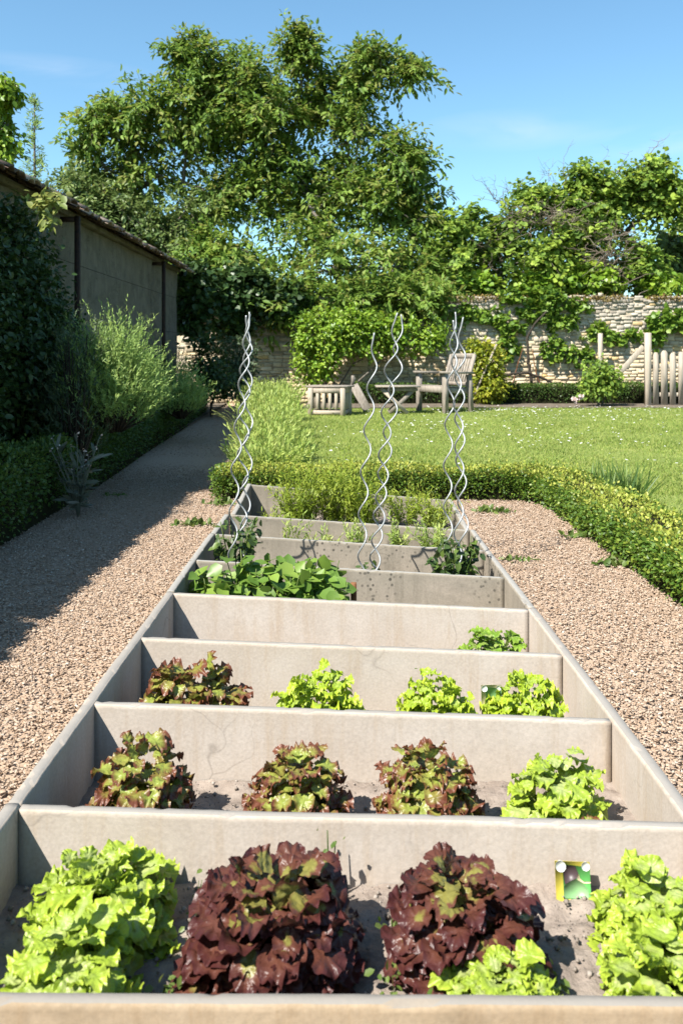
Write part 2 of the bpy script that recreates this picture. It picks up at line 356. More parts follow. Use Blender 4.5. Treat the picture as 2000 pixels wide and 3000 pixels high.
def sprays(mb, st, tw, out, length, nleaf, leaf, tpl=LANCE, droop=.35, side=.07, up=.15, sag=.25, rlo=0, rhi=1, tw_r=.006):
    """arching twigs that carry leaves on both sides"""
    m = len(tw); L = length*R.uniform(.55, 1.25, m)
    d = nrm(out*.9 + rdir(m)*.65 + np.array([0,0,up]))
    sdir = nrm(np.cross(d, rdir(m)+[0,0,1.2]))
    t = np.linspace(.15, 1, nleaf)
    p0 = tw - out*.28*length
    pos = p0[:,None,:] + d[:,None,:]*(L[:,None]*t)[:,:,None]; pos[:,:,2] -= (sag*L[:,None]*t**2)
    sg = np.where(np.arange(nleaf) % 2 == 0, 1., -1.)[None,:,None]
    pos = pos + sdir[:,None,:]*sg*side*R.uniform(.2, 1.3, (m, nleaf, 1)) + R.normal(size=(m, nleaf, 3))*.03
    ax = d[:,None,:]*.55 + sdir[:,None,:]*sg*.55 + R.normal(size=(m, nleaf, 3))*.35 - np.array([0,0,droop])
    nn = np.array([0,0,.9]) + out[:,None,:]*.35 + R.normal(size=(m, nleaf, 3))*.4
    r = np.clip(rlo + (rhi-rlo)*(R.random((m,1))*.55 + R.random((m, nleaf))*.45), 0, 1)
    k = m*nleaf
    scatter(mb, tpl, pos.reshape(k,3), ax.reshape(k,3), nn.reshape(k,3), leaf*R.uniform(.6, 1.25, k), r.reshape(k))
    if st is not None:
        for q in range(0, m, 3):
            tt = np.linspace(0, 1, 4)[:,None]; pp = p0[q] + d[q]*L[q]*tt; pp[:,2] -= sag*L[q]*tt[:,0]**2
            tube(st, pp, np.linspace(tw_r, tw_r*.4, 4), 4, cap=False)

def limb(mb, a, b, r0, r1, n=7, wob=.06, sag=0):
    a = np.asarray(a, float); b = np.asarray(b, float)
    t = np.linspace(0, 1, n)[:,None]
    L = np.linalg.norm(b-a)
    w = R.normal(size=(n,3))*wob*L*np.sin(np.pi*t)
    pts = a*(1-t) + b*t + w + np.array([0,0,sag*L])*np.sin(np.pi*t)
    tube(mb, pts, r0*(1-t[:,0]) + r1*t[:,0], 7)
    return pts

def shoots(mb, base, dirs, length, nleaf, leaf, tpl=NARROW, bend=.15, rlo=0, rhi=1, lean=.7):
    """upright shoots clothed in short leaves (rosemary, lavender)"""
    m = len(base); L = np.broadcast_to(length, (m,))
    t = np.linspace(.12, 1, nleaf)
    pos = base[:,None,:] + dirs[:,None,:]*(L[:,None]*t[None,:])[:,:,None]
    pos = pos + (rdir(m)*bend)[:,None,:]*((t**2)[None,:]*L[:,None])[:,:,None]
    pos = pos.reshape(-1,3); k = len(pos)
    d = np.repeat(dirs, nleaf, 0)
    ax = d*lean + rdir(k)*.75
    tt = np.tile(t, m)
    r = np.clip(rlo + (rhi-rlo)*(np.repeat(R.random(m), nleaf)*.5 + tt*.35 + R.random(k)*.2), 0, 1)
    scatter(mb, tpl, pos, ax, d + rdir(k)*.4, leaf*R.uniform(.7, 1.2, k), r)

def blades(mb, base, h, lean, rlo=0, rhi=1, width=1.0):
    m = len(base)
    ax = np.stack([R.normal(size=m)*lean, R.normal(size=m)*lean, np.ones(m)], 1)
    V, Q, T = BLADE; V = V.copy(); V[:,0] *= width
    scatter(mb, (V, Q, T), base, ax, rdir(m)*[1,1,.1], h*R.uniform(.6, 1.2, m), np.clip(rlo+(rhi-rlo)*R.random(m),0,1))

# ------------------------------------------------------------------ ground, paths, lawn
def lawn_z(y):
    return np.interp(y, [5.5, 7, 14, 40], [-.03, .01, .15, .17])

def sheet(name, pts, mat, nsub=0):
    """polygon strip: list of (xl, xr, y, z)"""
    mb = MB()
    pts = np.array(pts, float); nx = 12
    t = np.linspace(0, 1, nx)
    v = np.stack([pts[:,0:1]*(1-t)+pts[:,1:2]*t, np.repeat(pts[:,2:3], nx, 1), np.repeat(pts[:,3:4], nx, 1)], -1)
    n = len(pts); i = np.arange(n-1)[:,None]*nx; j = np.arange(nx-1)[None,:]
    f = np.stack([i+j, i+j+1, i+nx+j+1, i+nx+j], -1).reshape(-1,4)
    mb.add(v.reshape(-1,3), [f])
    return tag(mb.build(name, mat), kind='structure')

g = MB(); gx = [-300, -.70, .73, 300]; gy = [-40, 1.29, 5.97, 400]
gv = [(a, b, -.09) for b in gy for a in gx]
g.add(gv, [np.array([[r_*4+c_, r_*4+c_+1, r_*4+c_+5, r_*4+c_+4] for r_ in range(3) for c_ in range(3) if (r_, c_) != (1, 1)])])
tag(g.build('ground', M['ground']), kind='structure')
sheet('path', [(-3.2, -.70, y, -.035) for y in np.linspace(.2, 7.2, 20)] + [(-3.2, -.95, y, -.035 + (y-7.2)*.012) for y in np.linspace(7.3, 18, 20)], M['chips_bed'])
sheet('path', [(.73, 1.9, y, -.035) for y in np.linspace(.2, 7.2, 20)], M['chips_bed'])
sheet('path', [(-.70, .73, y, -.035) for y in (5.975, 6.5, 7.2)], M['chips_bed'])
sheet('path', [(-.70, .73, y, -.035) for y in (.2, .8, 1.265)], M['chips_bed'])
sheet('lawn', [(-.75 if y > 6.52 else 1.55, 12, y, float(lawn_z(y)) + .0) for y in (3, 4, 5, 6.2, 6.50, 6.53, 6.7, 7, 8, 9, 10, 11, 12, 13, 14, 15)], M['lawn'])
sheet('flower_bed', [(-.75, 12, y, .165) for y in (15, 16, 17.2)], M['border'])
sheet('border_bed', [(-3.0, -2.05 - max(0, y-5)*.028, y, .0 + max(0, y-7)*.012) for y in np.linspace(1, 17.5, 24)], M['border'])

# wood chips as real chips
def chips(n, region, name):
    mb = MB()
    x, y, z = region(n)
    m = len(x)
    L = R.uniform(.005, .0145, m)*(1 + .03*(y-2)); W = L*R.uniform(.25, .7, m); T = R.uniform(.0015, .004, m)
    yaw = R.uniform(0, 2*np.pi, m); tilt = R.normal(size=(m,2))*.2
    a = np.stack([np.cos(yaw), np.sin(yaw), tilt[:,0]], 1); a = nrm(a)
    nn = nrm(np.stack([tilt[:,1]*-np.sin(yaw), tilt[:,1]*np.cos(yaw), np.ones(m)], 1)); nn = nrm(nn - a*np.sum(a*nn, 1, keepdims=True))
    s = np.cross(a, nn)
    B = np.array([(-1,-1,-1),(1,-1,-1),(1,1,-1),(-1,1,-1),(-.9,-.8,1),(.9,-.7,1),(.8,.9,1),(-.8,.8,1)])*.5
    v = np.stack([x,y,z],1)[:,None,:] + B[None,:,0,None]*(a*L[:,None])[:,None,:] + B[None,:,1,None]*(s*W[:,None])[:,None,:] + B[None,:,2,None]*(nn*T[:,None])[:,None,:]
    f = (BOXF[None] + (np.arange(m)*8)[:,None,None]).reshape(-1,4)
    mb.add(v.reshape(-1,3), [f], np.repeat(R.random(m), 8))
    return tag(mb.build(name, M['chip']), kind='stuff')
def reg_left(n):
    y = 1.5 + 8.0*R.random(n)**1.5
    x = R.uniform(-2.25, -.73, n)
    return x, y, -.03 + R.random(n)*.012
def reg_right(n):
    y = 1.1 + 5.3*R.random(n)**1.2
    x = .77 + R.random(n)*.75
    return x, y, -.03 + R.random(n)*.012
def reg_far(n):
    y = R.uniform(9, 17, n); x = R.uniform(-2.4, -1.2, n) - (y-9)*.03
    return x, y, -.03 + (y-7.2)*.012 + R.random(n)*.02
chips(84000, reg_left, 'wood_chips'); chips(38000, reg_right, 'wood_chips'); chips(6000, reg_far, 'wood_chips')

# lawn grass and daisies
mb = MB(); n = 110000
y = 6.5 + 8.6*R.random(n)**1.15; x = R.uniform(-.7, 1, n)
x = -.6 + (y*.42 + 1.2 + .6)*R.random(n)
dens = np.array([mnoise.noise((float(a)*.9, float(b)*.9, 3.0)) for a, b in zip(x, y)])
blades(mb, np.stack([x, y, lawn_z(y)-.004], 1), .034*(1+.35*dens), .6, 0, 1, 3.6)
x = R.uniform(1.7, 3.2, 12000); y = R.uniform(3.8, 7, 12000)
blades(mb, np.stack([x, y, lawn_z(y)-.004], 1), .034, .6, 0, 1, 3.0)
tag(mb.build('grass', M['grass']), kind='stuff')
mb = MB(); n = 1050
cl = np.stack([R.uniform(-.3, 7, 70), 7.5 + 7*R.random(70)**.7], 1)
pick = cl[R.integers(0, 70, n)] + R.normal(size=(n,2))*[.45,.5]
pick[:220] = np.stack([R.uniform(-.3, 6.5, 220), R.uniform(7, 14.8, 220)], 1)
pick[220:460] = np.stack([R.uniform(1.2, 7.5, 240), R.uniform(13.6, 15, 240)], 1)
pick = pick[(pick[:,1] < 14.95) & (pick[:,1] > 6.9) & (pick[:,0] > -.4)]
m = len(pick); pz = lawn_z(pick[:,1]) + R.uniform(.035, .06, m)
ang = np.linspace(0, 2*np.pi, 8, endpoint=False)
disc = np.concatenate([np.stack([np.cos(ang)*.5, np.sin(ang)*.5, np.full(8, .05)], 1), [[0,0,0]]])
DT = (disc, np.array([[8,0,1,2],[8,2,3,4],[8,4,5,6],[8,6,7,0]]), np.zeros(9))
scatter(mb, DT, np.stack([pick[:,0], pick[:,1], pz], 1), np.tile([0,1.,.0], (m,1)) + rdir(m)*.2, np.tile([0,-.75,.8], (m,1)) + rdir(m)*.25, R.uniform(.016, .036, m))
tag(mb.build('daisies', M['daisy']), kind='stuff')

# ------------------------------------------------------------------ the planter
PY = [1.285, 1.822, 2.366, 2.902, 3.436, 3.972, 4.545, 5.10, 5.96]
XL, XR = -.685, .715
def zl(y): return float(np.interp(y, [1.2, 1.9, 3.4, 4.0, 5.1, 5.96], [.078, .082, .094, .101, .105, .158]))
def zr(y): return float(np.interp(y, [1.2, 1.9, 3.4, 4.0, 5.1, 5.96], [.072, .045, .032, .022, .015, .05]))

def slab(mb, a, b, za, zb, thick, zbot, chip=.003, seed=0):
    """upright slab from plan point a to b, top rounded and slightly chipped"""
    a = np.array(a, float); b = np.array(b, float); d = b-a; L = np.linalg.norm(d); d /= L; s = np.array([-d[1], d[0]])
    n = max(6, int(L/.018))
    h = thick/2
    prof = [(-h, None), (-h, -.012), (-h*.96, -.005), (-h*.75, -.001), (0, 0), (h*.75, -.001), (h*.96, -.005), (h, -.012), (h, None)]
    rows = []
    for i in range(n+1):
        t = i/n; q = a + d*L*t; zt = za*(1-t)+zb*t
        w = mnoise.noise((q[0]*2.2+seed, q[1]*2.2, seed))*.0035
        row = []
        for k, (o, dz) in enumerate(prof):
            z = zbot if dz is None else zt + dz
            jx = 0
            if dz is not None:
                c = mnoise.noise((q[0]*30+seed*7, q[1]*30, k*3.1+seed))
                z += c*chip*(.4 if k in (3,4,5) else 1.0)
                if c > .45 and k in (2,3,5,6): z -= chip*1.6
            oo = o + w
            row.append((q[0]+s[0]*oo, q[1]+s[1]*oo, z))
        rows.append(row)
    v = np.array(rows).reshape(-1,3); m = len(prof)
    i = np.arange(n)[:,None]*m; j = np.arange(m-1)[None,:]
    f = np.stack([i+j, i+m+j, i+m+j+1, i+j+1], -1).reshape(-1,4)
    caps = [np.arange(m)[None,:], (np.arange(m)[::-1]+n*m)[None,:]]
    mb.add(v, [f] + caps)

bed = thing('raised_bed', (0.015, 3.6, -.2), 'long raised vegetable bed of thin concrete slabs divided into eight compartments by cross panels', 'raised bed')
for k, y in enumerate(PY):
    mb = MB(); s = .06 if k == 0 else .0
    x0, x1 = XL+.001, XR-.001
    if k == 0: x0, x1 = XL-.04, XR+.04
    slab(mb, (x0, y + (.006 if k else 0)), (x1, y), zl(y)-.004 if k else zl(y), zr(y)-.004 if k else zr(y), .027, -.3, .003, k)
    mb.build('partition' if k else 'end_panel', M['concrete_old'] if k >= 5 else M['concrete'] if k else M['concrete_front'], bed, True)
joints = [1.285+.014, 1.83, 3.45, 4.55, 5.10, 5.98]
for side in (-1, 1):
    for k in range(len(joints)-1):
        ya, yb = joints[k]+.002, joints[k+1]-.002
        mb = MB()
        zf = zl if side < 0 else zr
        x = (XL-.017) if side < 0 else (XR+.017)
        jit = [(-.004, .0), (.0, .003), (.002, -.002), (.0, .0), (.006, .004)][k]
        if k == 4: x -= side*.03
        slab(mb, (x+jit[0], ya), (x+jit[1], yb), zf(ya)+(.006 if k == 0 else 0), zf(yb)+(.004 if k == 0 else 0), .033, -.3, .004, 20+k+side*5)
        mb.build('side_panel', M['concrete_old'] if k >= 2 else M['concrete'], bed, True)

# soil in every compartment
SZ = [-.078, -.125, -.165, -.195, -.17, -.13, -.10, -.06]
mb = MB(); cr = MB()
for k in range(8):
    ya, yb = PY[k]+.012, PY[k+1]-.012
    nx = 110 if k < 2 else 60; ny = 44 if k < 2 else 24
    X, Y = np.meshgrid(np.linspace(XL-.002, XR+.002, nx), np.linspace(ya, yb, ny))
    Z = np.array([mnoise.noise((float(a)*9, float(b)*9, k*2.0))*.012 + mnoise.noise((float(a)*26, float(b)*26, k))*.010 + mnoise.noise((float(a)*70, float(b)*70, k))*.006 for a, b in zip(X.ravel(), Y.ravel())])
    v = np.stack([X.ravel(), Y.ravel(), SZ[k]+Z], 1)
    i = np.arange(ny-1)[:,None]*nx; j = np.arange(nx-1)[None,:]
    mb.add(v, [np.stack([i+j, i+j+1, i+nx+j+1, i+nx+j], -1).reshape(-1,4)])
    if k < 3:
        m = (2600, 1800, 300)[k]
        px_, py_ = R.uniform(XL+.02, XR-.02, m), R.uniform(ya+.01, yb-.01, m)
        s = .0012 + .0075*R.random(m)**6
        ico = np.array([(0,0,1),(.9,.1,.3),(.25,.85,.35),(-.75,.5,.3),(-.7,-.55,.3),(.3,-.9,.3),(0,0,-.6)])
        tr = np.array([[0,1,2],[0,2,3],[0,3,4],[0,4,5],[0,5,1],[6,2,1],[6,3,2],[6,4,3],[6,5,4],[6,1,5]])
        scatter(cr, (ico, tr, np.zeros(7)), np.stack([px_, py_, np.full(m, SZ[k]+.006)], 1), rdir(m)*[1,1,.3], np.tile([0,0,1.], (m,1))+rdir(m)*.3, s)
tag(mb.build('soil', M['soil'], None, True), kind='structure')
tag(cr.build('soil_crumbs', M['crumb']), kind='stuff')

# ------------------------------------------------------------------ lettuces
def lettuce(name, X, Y, zs, rad, h, mat, label, kind='batavia', seed=0, cat='lettuce'):
    rg = np.random.default_rng(100+seed)
    par = {'batavia': dict(n=250, w=.185, l=.195, amp=.085, k=5, flare=(5, 60), curl=.5),
           'frill':   dict(n=520, w=.115, l=.125, amp=.085, k=4, flare=(10, 65), curl=.4),
           'red':     dict(n=360, w=.185, l=.19, amp=.07, k=4, flare=(5, 65), curl=.6),
           'mixed':   dict(n=400, w=.145, l=.165, amp=.085, k=4, flare=(5, 65), curl=.5),
           'cos':     dict(n=130, w=.24, l=.27, amp=.06, k=4, flare=(5, 50), curl=.5)}[kind]
    NR, NT = (7, 56) if par['n'] < 300 else (5, 44)
    th = np.linspace(0, 2*np.pi, NT, endpoint=False)[None,:]; ro = (np.arange(1, NR+1)/NR)[:,None]**.85
    i = np.arange(NR-1)[:,None]*NT; j = np.arange(NT)[None,:]; j2 = (j+1) % NT
    fq = np.stack([i+j, i+NT+j, i+NT+j2, i+j2], -1).reshape(-1,4)
    ft = np.stack([np.full(NT, NR*NT), np.arange(NT), (np.arange(NT)+1) % NT], 1)
    n = par['n']; mb = MB(); inner = int(n*.38)
    sz_ = (rad+h)/2
    lump = rg.uniform(0, 6.28, 4)
    for q in range(n):
        lay = rg.uniform(.55, .82) if q < inner else rg.uniform(.86, 1.0)
        m_ = n - inner if q >= inner else inner; t = ((q-inner if q >= inner else q)+.5)/m_
        az = q*2.39996 + rg.normal()*.25
        el = math.asin(np.clip(1-.98*t**1.15, 0.02, 1)) + rg.normal()*.08
        el = min(max(el, .02), 1.5)
        ct, st = math.cos(el), math.sin(el)
        r_ = 1.0/((ct/rad)**2.4 + (st/h)**2.4)**(1/2.4)
        r_ *= lay*(1 + .05*math.sin(2*az+lump[0]) + .05*math.sin(3*az+lump[1]+2*el))
        er = np.array([math.cos(az), math.sin(az), 0.]); ez = np.array([0,0,1.])
        c = er*ct*max(r_ - 1.0*par['l']*sz_, .35*r_) + ez*st*max(r_ - .55*par['l']*sz_, .4*r_)
        d = nrm(er*ct/rad + ez*st/h); mdn = nrm(er*d[2] - ez*d[0:2].dot(er[:2]))
        be = math.radians(rg.uniform(*par['flare']))
        if rg.random() < .09: be = math.radians(rg.uniform(70, 120))       # some leaves stand up
        if el < .35: be = max(be, math.radians(25))
        a = mdn*math.cos(be) + d*math.sin(be); nn = d*math.cos(be) - mdn*math.sin(be)
        ya = rg.normal()*.55; s0 = np.cross(a, nn)
        a, s1_ = a*math.cos(ya) + s0*math.sin(ya), s0*math.cos(ya) - a*math.sin(ya)
        sz = sz_*rg.uniform(.7, 1.2)*(1 - .2*max(0, st-.7)/.3)
        Wd, Ld = par['w']*sz*rg.uniform(.85, 1.2), par['l']*sz
        ph = rg.uniform(0, 6.28, 8); k = max(3, par['k'] + rg.integers(-1, 2)); av = ro**2.0
        edge = 1 + .05*np.sin(3*th+ph[0])*ro**2 + .022*np.sin((k+5)*th+ph[1])*ro**4
        yl = -ro*edge*np.cos(th)                     # -1 base, +1 tip
        wid = np.where(yl < 0, 1-.45*yl*yl, 1.0)
        x_ = Wd*ro*edge*np.sin(th)*wid; y_ = Ld*(yl + .75)
        fre = np.clip(.5+.6*yl, .1, 1)
        ruf = par['amp']*sz*av*fre*(.65*np.sin(2*th+ph[1]) + .42*np.sin((k+4)*th+ph[2]) + .30*np.sin((k+8)*th+ph[3])*ro)
        puck = .012*sz*np.sin(x_/Wd*8+ph[5]+yl*2)*np.sin(yl*8+ph[6]) + .03*sz*np.sin(yl*3+ph[7])*ro
        z_ = ruf + puck - par['curl']*Ld*.5*np.clip(yl+.5, 0, 2)**2*.5 + .22*x_*x_/Wd*rg.uniform(-.3, 1.3)
        pts = c + x_[...,None]*s1_ + y_[...,None]*a + z_[...,None]*nn
        pts = np.concatenate([pts.reshape(-1,3), [c + a*Ld*.75]])
        pts[:,2] = np.where(pts[:,2] < .006, .006 + .06*np.abs(pts[:,2]-.006), pts[:,2])
        tipv = np.clip(.28*(yl+1)/2 + .72*ro**1.6*(.3+.7*np.clip(.6+.5*yl, 0, 1)), 0, 1).reshape(-1); tipv = np.append(tipv, .15)
        if q < inner: tipv = tipv*.75
        rn = rg.random()
        if kind == 'red' and el > 1.25: tipv = tipv*.55; rn *= .5
        mb.add(pts, [fq, ft], rn, tipv)
    o = mb.build(name, mat, None, True)
    o.location = (X, Y, zs); o.scale = (1, 1.12 if kind == 'red' else 1, 1)
    return tag(o, label, cat, 'lettuces growing in the raised bed')

LE = [
 # px, Y, cell, radius, top z, mat, kind, label
 (238, 1.655, 0, .150, .105, 'l_green', 'batavia', 'large pale green loose lettuce at the back left of the nearest compartment'),
 (150, 1.435, 0, .115, .125, 'l_green', 'batavia', 'pale green lettuce against the front panel in the near left corner of the bed'),
 (632, 1.545, 0, .160, .150, 'l_red', 'red', 'big dark burgundy lettuce, the wider and left of the two red clumps'),
 (1062, 1.555, 0, .138, .142, 'l_red', 'red', 'dark burgundy lettuce behind the small green lettuce, beside the seed card'),
 (1150, 1.412, 0, .125, .065, 'l_green', 'batavia', 'small bright green lettuce pressed to the front panel below a red one'),
 (1515, 1.590, 0, .122, .110, 'l_green', 'batavia', 'bright green lettuce right of the seed card in the nearest compartment'),
 (1530, 1.420, 0, .124, .100, 'l_green', 'batavia', 'bright green lettuce at the front panel in the near right corner'),
 (330, 2.090, 1, .122, .130, 'l_mixed', 'mixed', 'bronze and green lettuce against the left side panel in the second compartment'),
 (682, 2.070, 1, .128, .100, 'l_mixed', 'mixed', 'bronze green lettuce second from the left in the second compartment'),
 (985, 2.070, 1, .126, .115, 'l_mixed', 'mixed', 'bronze green lettuce with reddish middle left of the pale green one in the second compartment'),
 (1283, 2.090, 1, .120, .090, 'l_green', 'batavia', 'pale green curly lettuce at the right end of the second compartment'),
 (1348, 1.925, 1, .066, .010, 'l_mixed', 'mixed', 'tiny red seedling lettuce peeping over the panel below the pale green one'),
 (432, 2.620, 2, .148, .122, 'l_mixed', 'mixed', 'bronze and green lettuce alone at the left end of the third compartment'),
 (732, 2.620, 2, .126, .094, 'l_frill', 'frill', 'frilly yellow green lettuce next to the bronze one in the third compartment'),
 (998, 2.620, 2, .114, .088, 'l_frill', 'frill', 'frilly yellow green lettuce left of the half hidden seed card'),
 (1210, 2.600, 2, .122, .084, 'l_frill', 'frill', 'frilly yellow green lettuce covering the seed card at the right end'),
 (1130, 3.190, 3, .118, .062, 'l_cos', 'batavia', 'mid green broad leaved lettuce alone in the fourth compartment'),
]
for k, (px, Y, c, rad, top, mt, kd, lb) in enumerate(LE):
    lettuce('lettuce', (px-796)*Y/F, Y, SZ[c]-.004, rad*(.95, .98, 1.13, 1.0)[c], top-SZ[c]-(.022 if c == 0 else .012), M[mt], lb, kd, k)

# seed cards pushed in the soil
def flat_mat(name, c, rough=.45):
    return simple_mat(name, [(.3, tuple(q*.9 for q in c)), (.7, c)], 30, rough, .4, 60, .03)
M['card_y'] = flat_mat('card_yellow', (.80,.66,.10)); M['card_w'] = flat_mat('card_white', (.78,.80,.74)); M['card_g'] = flat_mat('card_green', (.10,.36,.09))
M['card_lg'] = flat_mat('card_light_green', (.24,.46,.20)); M['card_d'] = flat_mat('card_dark', (.07,.045,.05)); M['card_p'] = flat_mat('card_cream', (.72,.62,.38))
def card(px, py, Y, w, h, lean, yaw, zs, label, faded=False):
    c = P(px, py, Y)
    o = thing('plant_label', (c[0], c[1], zs), label, 'plant label', 'printed seed cards in the soil')
    top = c[2] + h/2
    def part(name, mat, poly, d):
        mb = MB(); v = np.array([(x*w, 0, z*h) for x, z in poly]); k = len(v)
        f = v.copy(); f[:,1] -= d; bk = v.copy(); bk[:,1] += (.0006 if d > .001 else .0)
        allv = np.concatenate([f, bk])
        sides = np.array([[i, (i+1) % k, k+(i+1) % k, k+i] for i in range(k)])
        mb.add(allv, [np.arange(k)[None,:], (np.arange(k)[::-1]+k)[None,:], sides])
        q = mb.build(name, mat, o); q.location = (0, 0, c[2]-zs); q.rotation_euler = (lean, 0.0, yaw)
        return q
    def circ(cx, cz, r, n=16): return [(cx+r*math.cos(a), cz+r*math.sin(a)*w/h) for a in np.linspace(0, 2*np.pi, n, endpoint=False)]
    part('card', M['card_y'] if not faded else M['card_p'], [(-.5,-.72),(.5,-.72),(.5,.5),(-.5,.5)], .0012)
    part('picture', M['card_g'] if not faded else M['card_lg'], [(-.28,-.5),(.5,-.5),(.5,.36),(-.28,.42)], .0018)
    part('picture_leaf', M['card_lg'] if not faded else M['card_p'], [(-.28,-.48),(.42,-.48),(.44,-.25),(.25,-.05),(.05,.05),(-.1,-.02),(-.26,-.16)], .0024)
    if not faded:
        part('picture_leaf', M['card_d'], [(-.24,-.12),(-.05,-.02),(.12,.06),(.16,.2),(.08,.38),(-.2,.4),(-.27,.2)], .0024)
        part('picture_stripe', M['card_p'], [(.12,.02),(.30,-.07),(.5,-.06),(.5,-.02),(.3,-.02),(.2,.06),(.18,.18),(.12,.14)], .0028)
    part('badge', M['card_w'], circ(-.34, .36, .15), .003); part('badge', M['card_w'], circ(.38, .38, .12), .003)
    return o
card(1315, 2022, 1.775, .070, .068, math.radians(-16), math.radians(-4), SZ[0], 'seed card with yellow edge and lettuce picture standing in the nearest compartment')
card(1128, 1603, 2.66, .062, .076, math.radians(-8), math.radians(2), SZ[2], 'faded cream seed card half hidden behind a frilly green lettuce', True)

# ------------------------------------------------------------------ leafy vegetables, weeds
def leafplant(name, X, Y, zs, h, rad, nstem, per, leaf, mat, label, cat, tpl=ROUND, group=None, droop=.2):
    mb = MB(); st = MB()
    for _ in range(nstem):
        a = R.uniform(0, 2*np.pi); rr = rad*math.sqrt(R.random()); tip = np.array([math.cos(a)*rr, math.sin(a)*rr, h*R.uniform(.6, 1.05)])
        pts = np.stack([tip*[t**.8, t**.8, t] for t in np.linspace(0, 1, 6)])
        tube(st, pts, np.linspace(.0035, .0015, 6)*(h/.25), 5)
        idx = R.uniform(.3, 1, per)
        pos = tip*np.stack([idx**.8, idx**.8, idx], 1) + R.normal(size=(per,3))*.015
        d = np.array([math.cos(a), math.sin(a), 0])
        scatter(mb, tpl, pos, rdir(per)*.8 + d*.3 + [0,0,-droop], np.tile([0,-.25,.9], (per,1)) + rdir(per)*.45, leaf*R.uniform(.55, 1.15, per))
    o = thing(name, (X, Y, zs), label, cat, group)
    a = mb.build('leaves', mat, None, True); a.parent = o
    b = st.build('stems', M['weed'], None, True); b.parent = o
    return o
def px_x(px, Y): return (px-796)*Y/F
for px, Y, h, rad, ns, lb in ((495, 3.72, .22, .10, 9, 'small potato like plant at the left end of the leafy row'),
                          (575, 3.76, .29, .11, 12, 'tall broad leaved green plant rising above the panel under the left spirals'),
                          (650, 3.70, .27, .12, 13, 'dense broad leaved plant in the middle of the leafy row'),
                          (720, 3.76, .26, .12, 13, 'broad leaved plant with large rounded leaves toward the right of the leafy row'),
                          (775, 3.62, .18, .08, 8, 'low broad leaved plant beside the rusty stub at the right end of the row')):
    leafplant('bean_plant', px_x(px, Y), Y, SZ[4], h+.05, rad, ns+3, 9, .078, M['bean'], lb, 'vegetable plant', OVAL, group='leafy plants in the fifth compartment')
mb = MB(); box(mb, P(812, 1362, 3.75), (.025, .02, .09), bev=.003)
tag(mb.build('wooden_stub', M['rustwood']), 'rusty brown wooden stub standing right of the leafy row', 'stub')
for px, py, Y, h, lb in ((885, 1370, 3.6, .05, 'tiny weed seedling left of another on the soil before the grey panel'), (928, 1370, 3.62, .07, 'slightly larger weed seedling on the soil before the grey panel'),
                     (970, 1483, 3.1, .035, 'minute seedling barely above the panel left of the broad leaved lettuce'), (1005, 1480, 3.1, .05, 'little seedling with dark tips left of the broad leaved lettuce'),
                     (975, 1545, 2.75, .22, 'thin weed sprig poking up behind a frilly green lettuce'),
                     (450, 2010, 1.70, .11, 'spindly weed between the pale green and red lettuces at the back'), (757, 1960, 1.76, .19, 'thin weed sprig rising behind the left dark red lettuce'),
                     (470, 2085, 1.6, .07, 'pale weed low on the soil left of the left red clump'), (898, 2055, 1.62, .09, 'green weed at the left edge of the right red clump'),
                     (905, 2150, 1.5, .06, 'low weed on the soil between the two red clumps'), (1275, 2140, 1.5, .03, 'small dark weed on bare soil left of the right green lettuces'),
                     (1255, 2215, 1.4, .06, 'weed sprout beside the small bright green lettuce'), (400, 2140, 1.5, .05, 'wispy weed on the soil right of the near left lettuce'), (1000, 2240, 1.38, .06, 'weed tuft left of the small bright green lettuce')):
    cell = max(i for i in range(8) if PY[i] < Y)
    leafplant('weed', px_x(px, Y), Y, SZ[cell], max(h, .03), .02 if h < .1 else .014, 3 if h < .1 else 2, 5, .020 if Y < 2.3 else .028, M['weed'], lb, 'weed', LEAF, 'weeds in the raised bed')
for px, Y, h, rad, ns, lb in ((548, 4.27, .34, .11, 14, 'dark tomato plant round the feet of the left spirals'), (850, 4.28, .12, .06, 6, 'small tomato plant at the feet of the middle spirals'),
                          (1045, 4.2, .27, .12, 18, 'bushy tomato plant round the feet of the right spirals')):
    leafplant('tomato_plant', px_x(px, Y), Y, SZ[5], h+.02, rad, ns, 16, .05, M['tomato'], lb, 'tomato plant', LEAF, 'tomato plants under the spirals', .5)

# ------------------------------------------------------------------ tomato spirals
def spiral(bx, tx, ty, Y, ph, label, amp=.021, pitch=.205, dy=.05):
    zb = SZ[5]-.02; tp = P(tx, ty, Y+dy); b = np.array([px_x(bx, Y), Y, zb])
    L = tp[2]-zb; n = int(L/pitch*18)
    t = np.linspace(0, 1, n)
    ang = ph + 2*np.pi*t*L/pitch
    am = amp*np.clip((1-t)*8, .25, 1)*np.clip(t*14, .3, 1)
    c = b*(1-t)[:,None] + tp*t[:,None] + np.array([.012, .0, 0])*np.sin(t*5+ph)[:,None]
    pts = c + np.stack([np.cos(ang)*am, np.sin(ang)*am, np.zeros(n)], 1)
    mb = MB(); tube(mb, pts-b, .0041, 8)
    o = mb.build('plant_spiral', M['galv'], None, True); o.location = b
    tag(o, label, 'plant stake', 'galvanised spiral plant stakes')
spiral(530, 566, 716, 4.16, 2.6, 'galvanised spiral stake whose tip stands furthest left, in the left trio')
spiral(556, 572, 724, 4.27, 5.4, 'galvanised spiral stake forming the middle of the left twisted trio')
spiral(538, 577, 722, 4.20, .6, 'galvanised spiral stake on the right side of the left twisted trio', amp=.027)
spiral(832, 853, 764, 4.22, 3.1, 'shortest galvanised spiral stake, alone before the slatted crate')
spiral(845, 915, 718, 4.18, .4, 'galvanised spiral stake curling right over the folding table', amp=.027)
spiral(858, 917, 722, 4.25, 3.4, 'galvanised spiral stake curling left of its twin before the folding table', amp=.027)
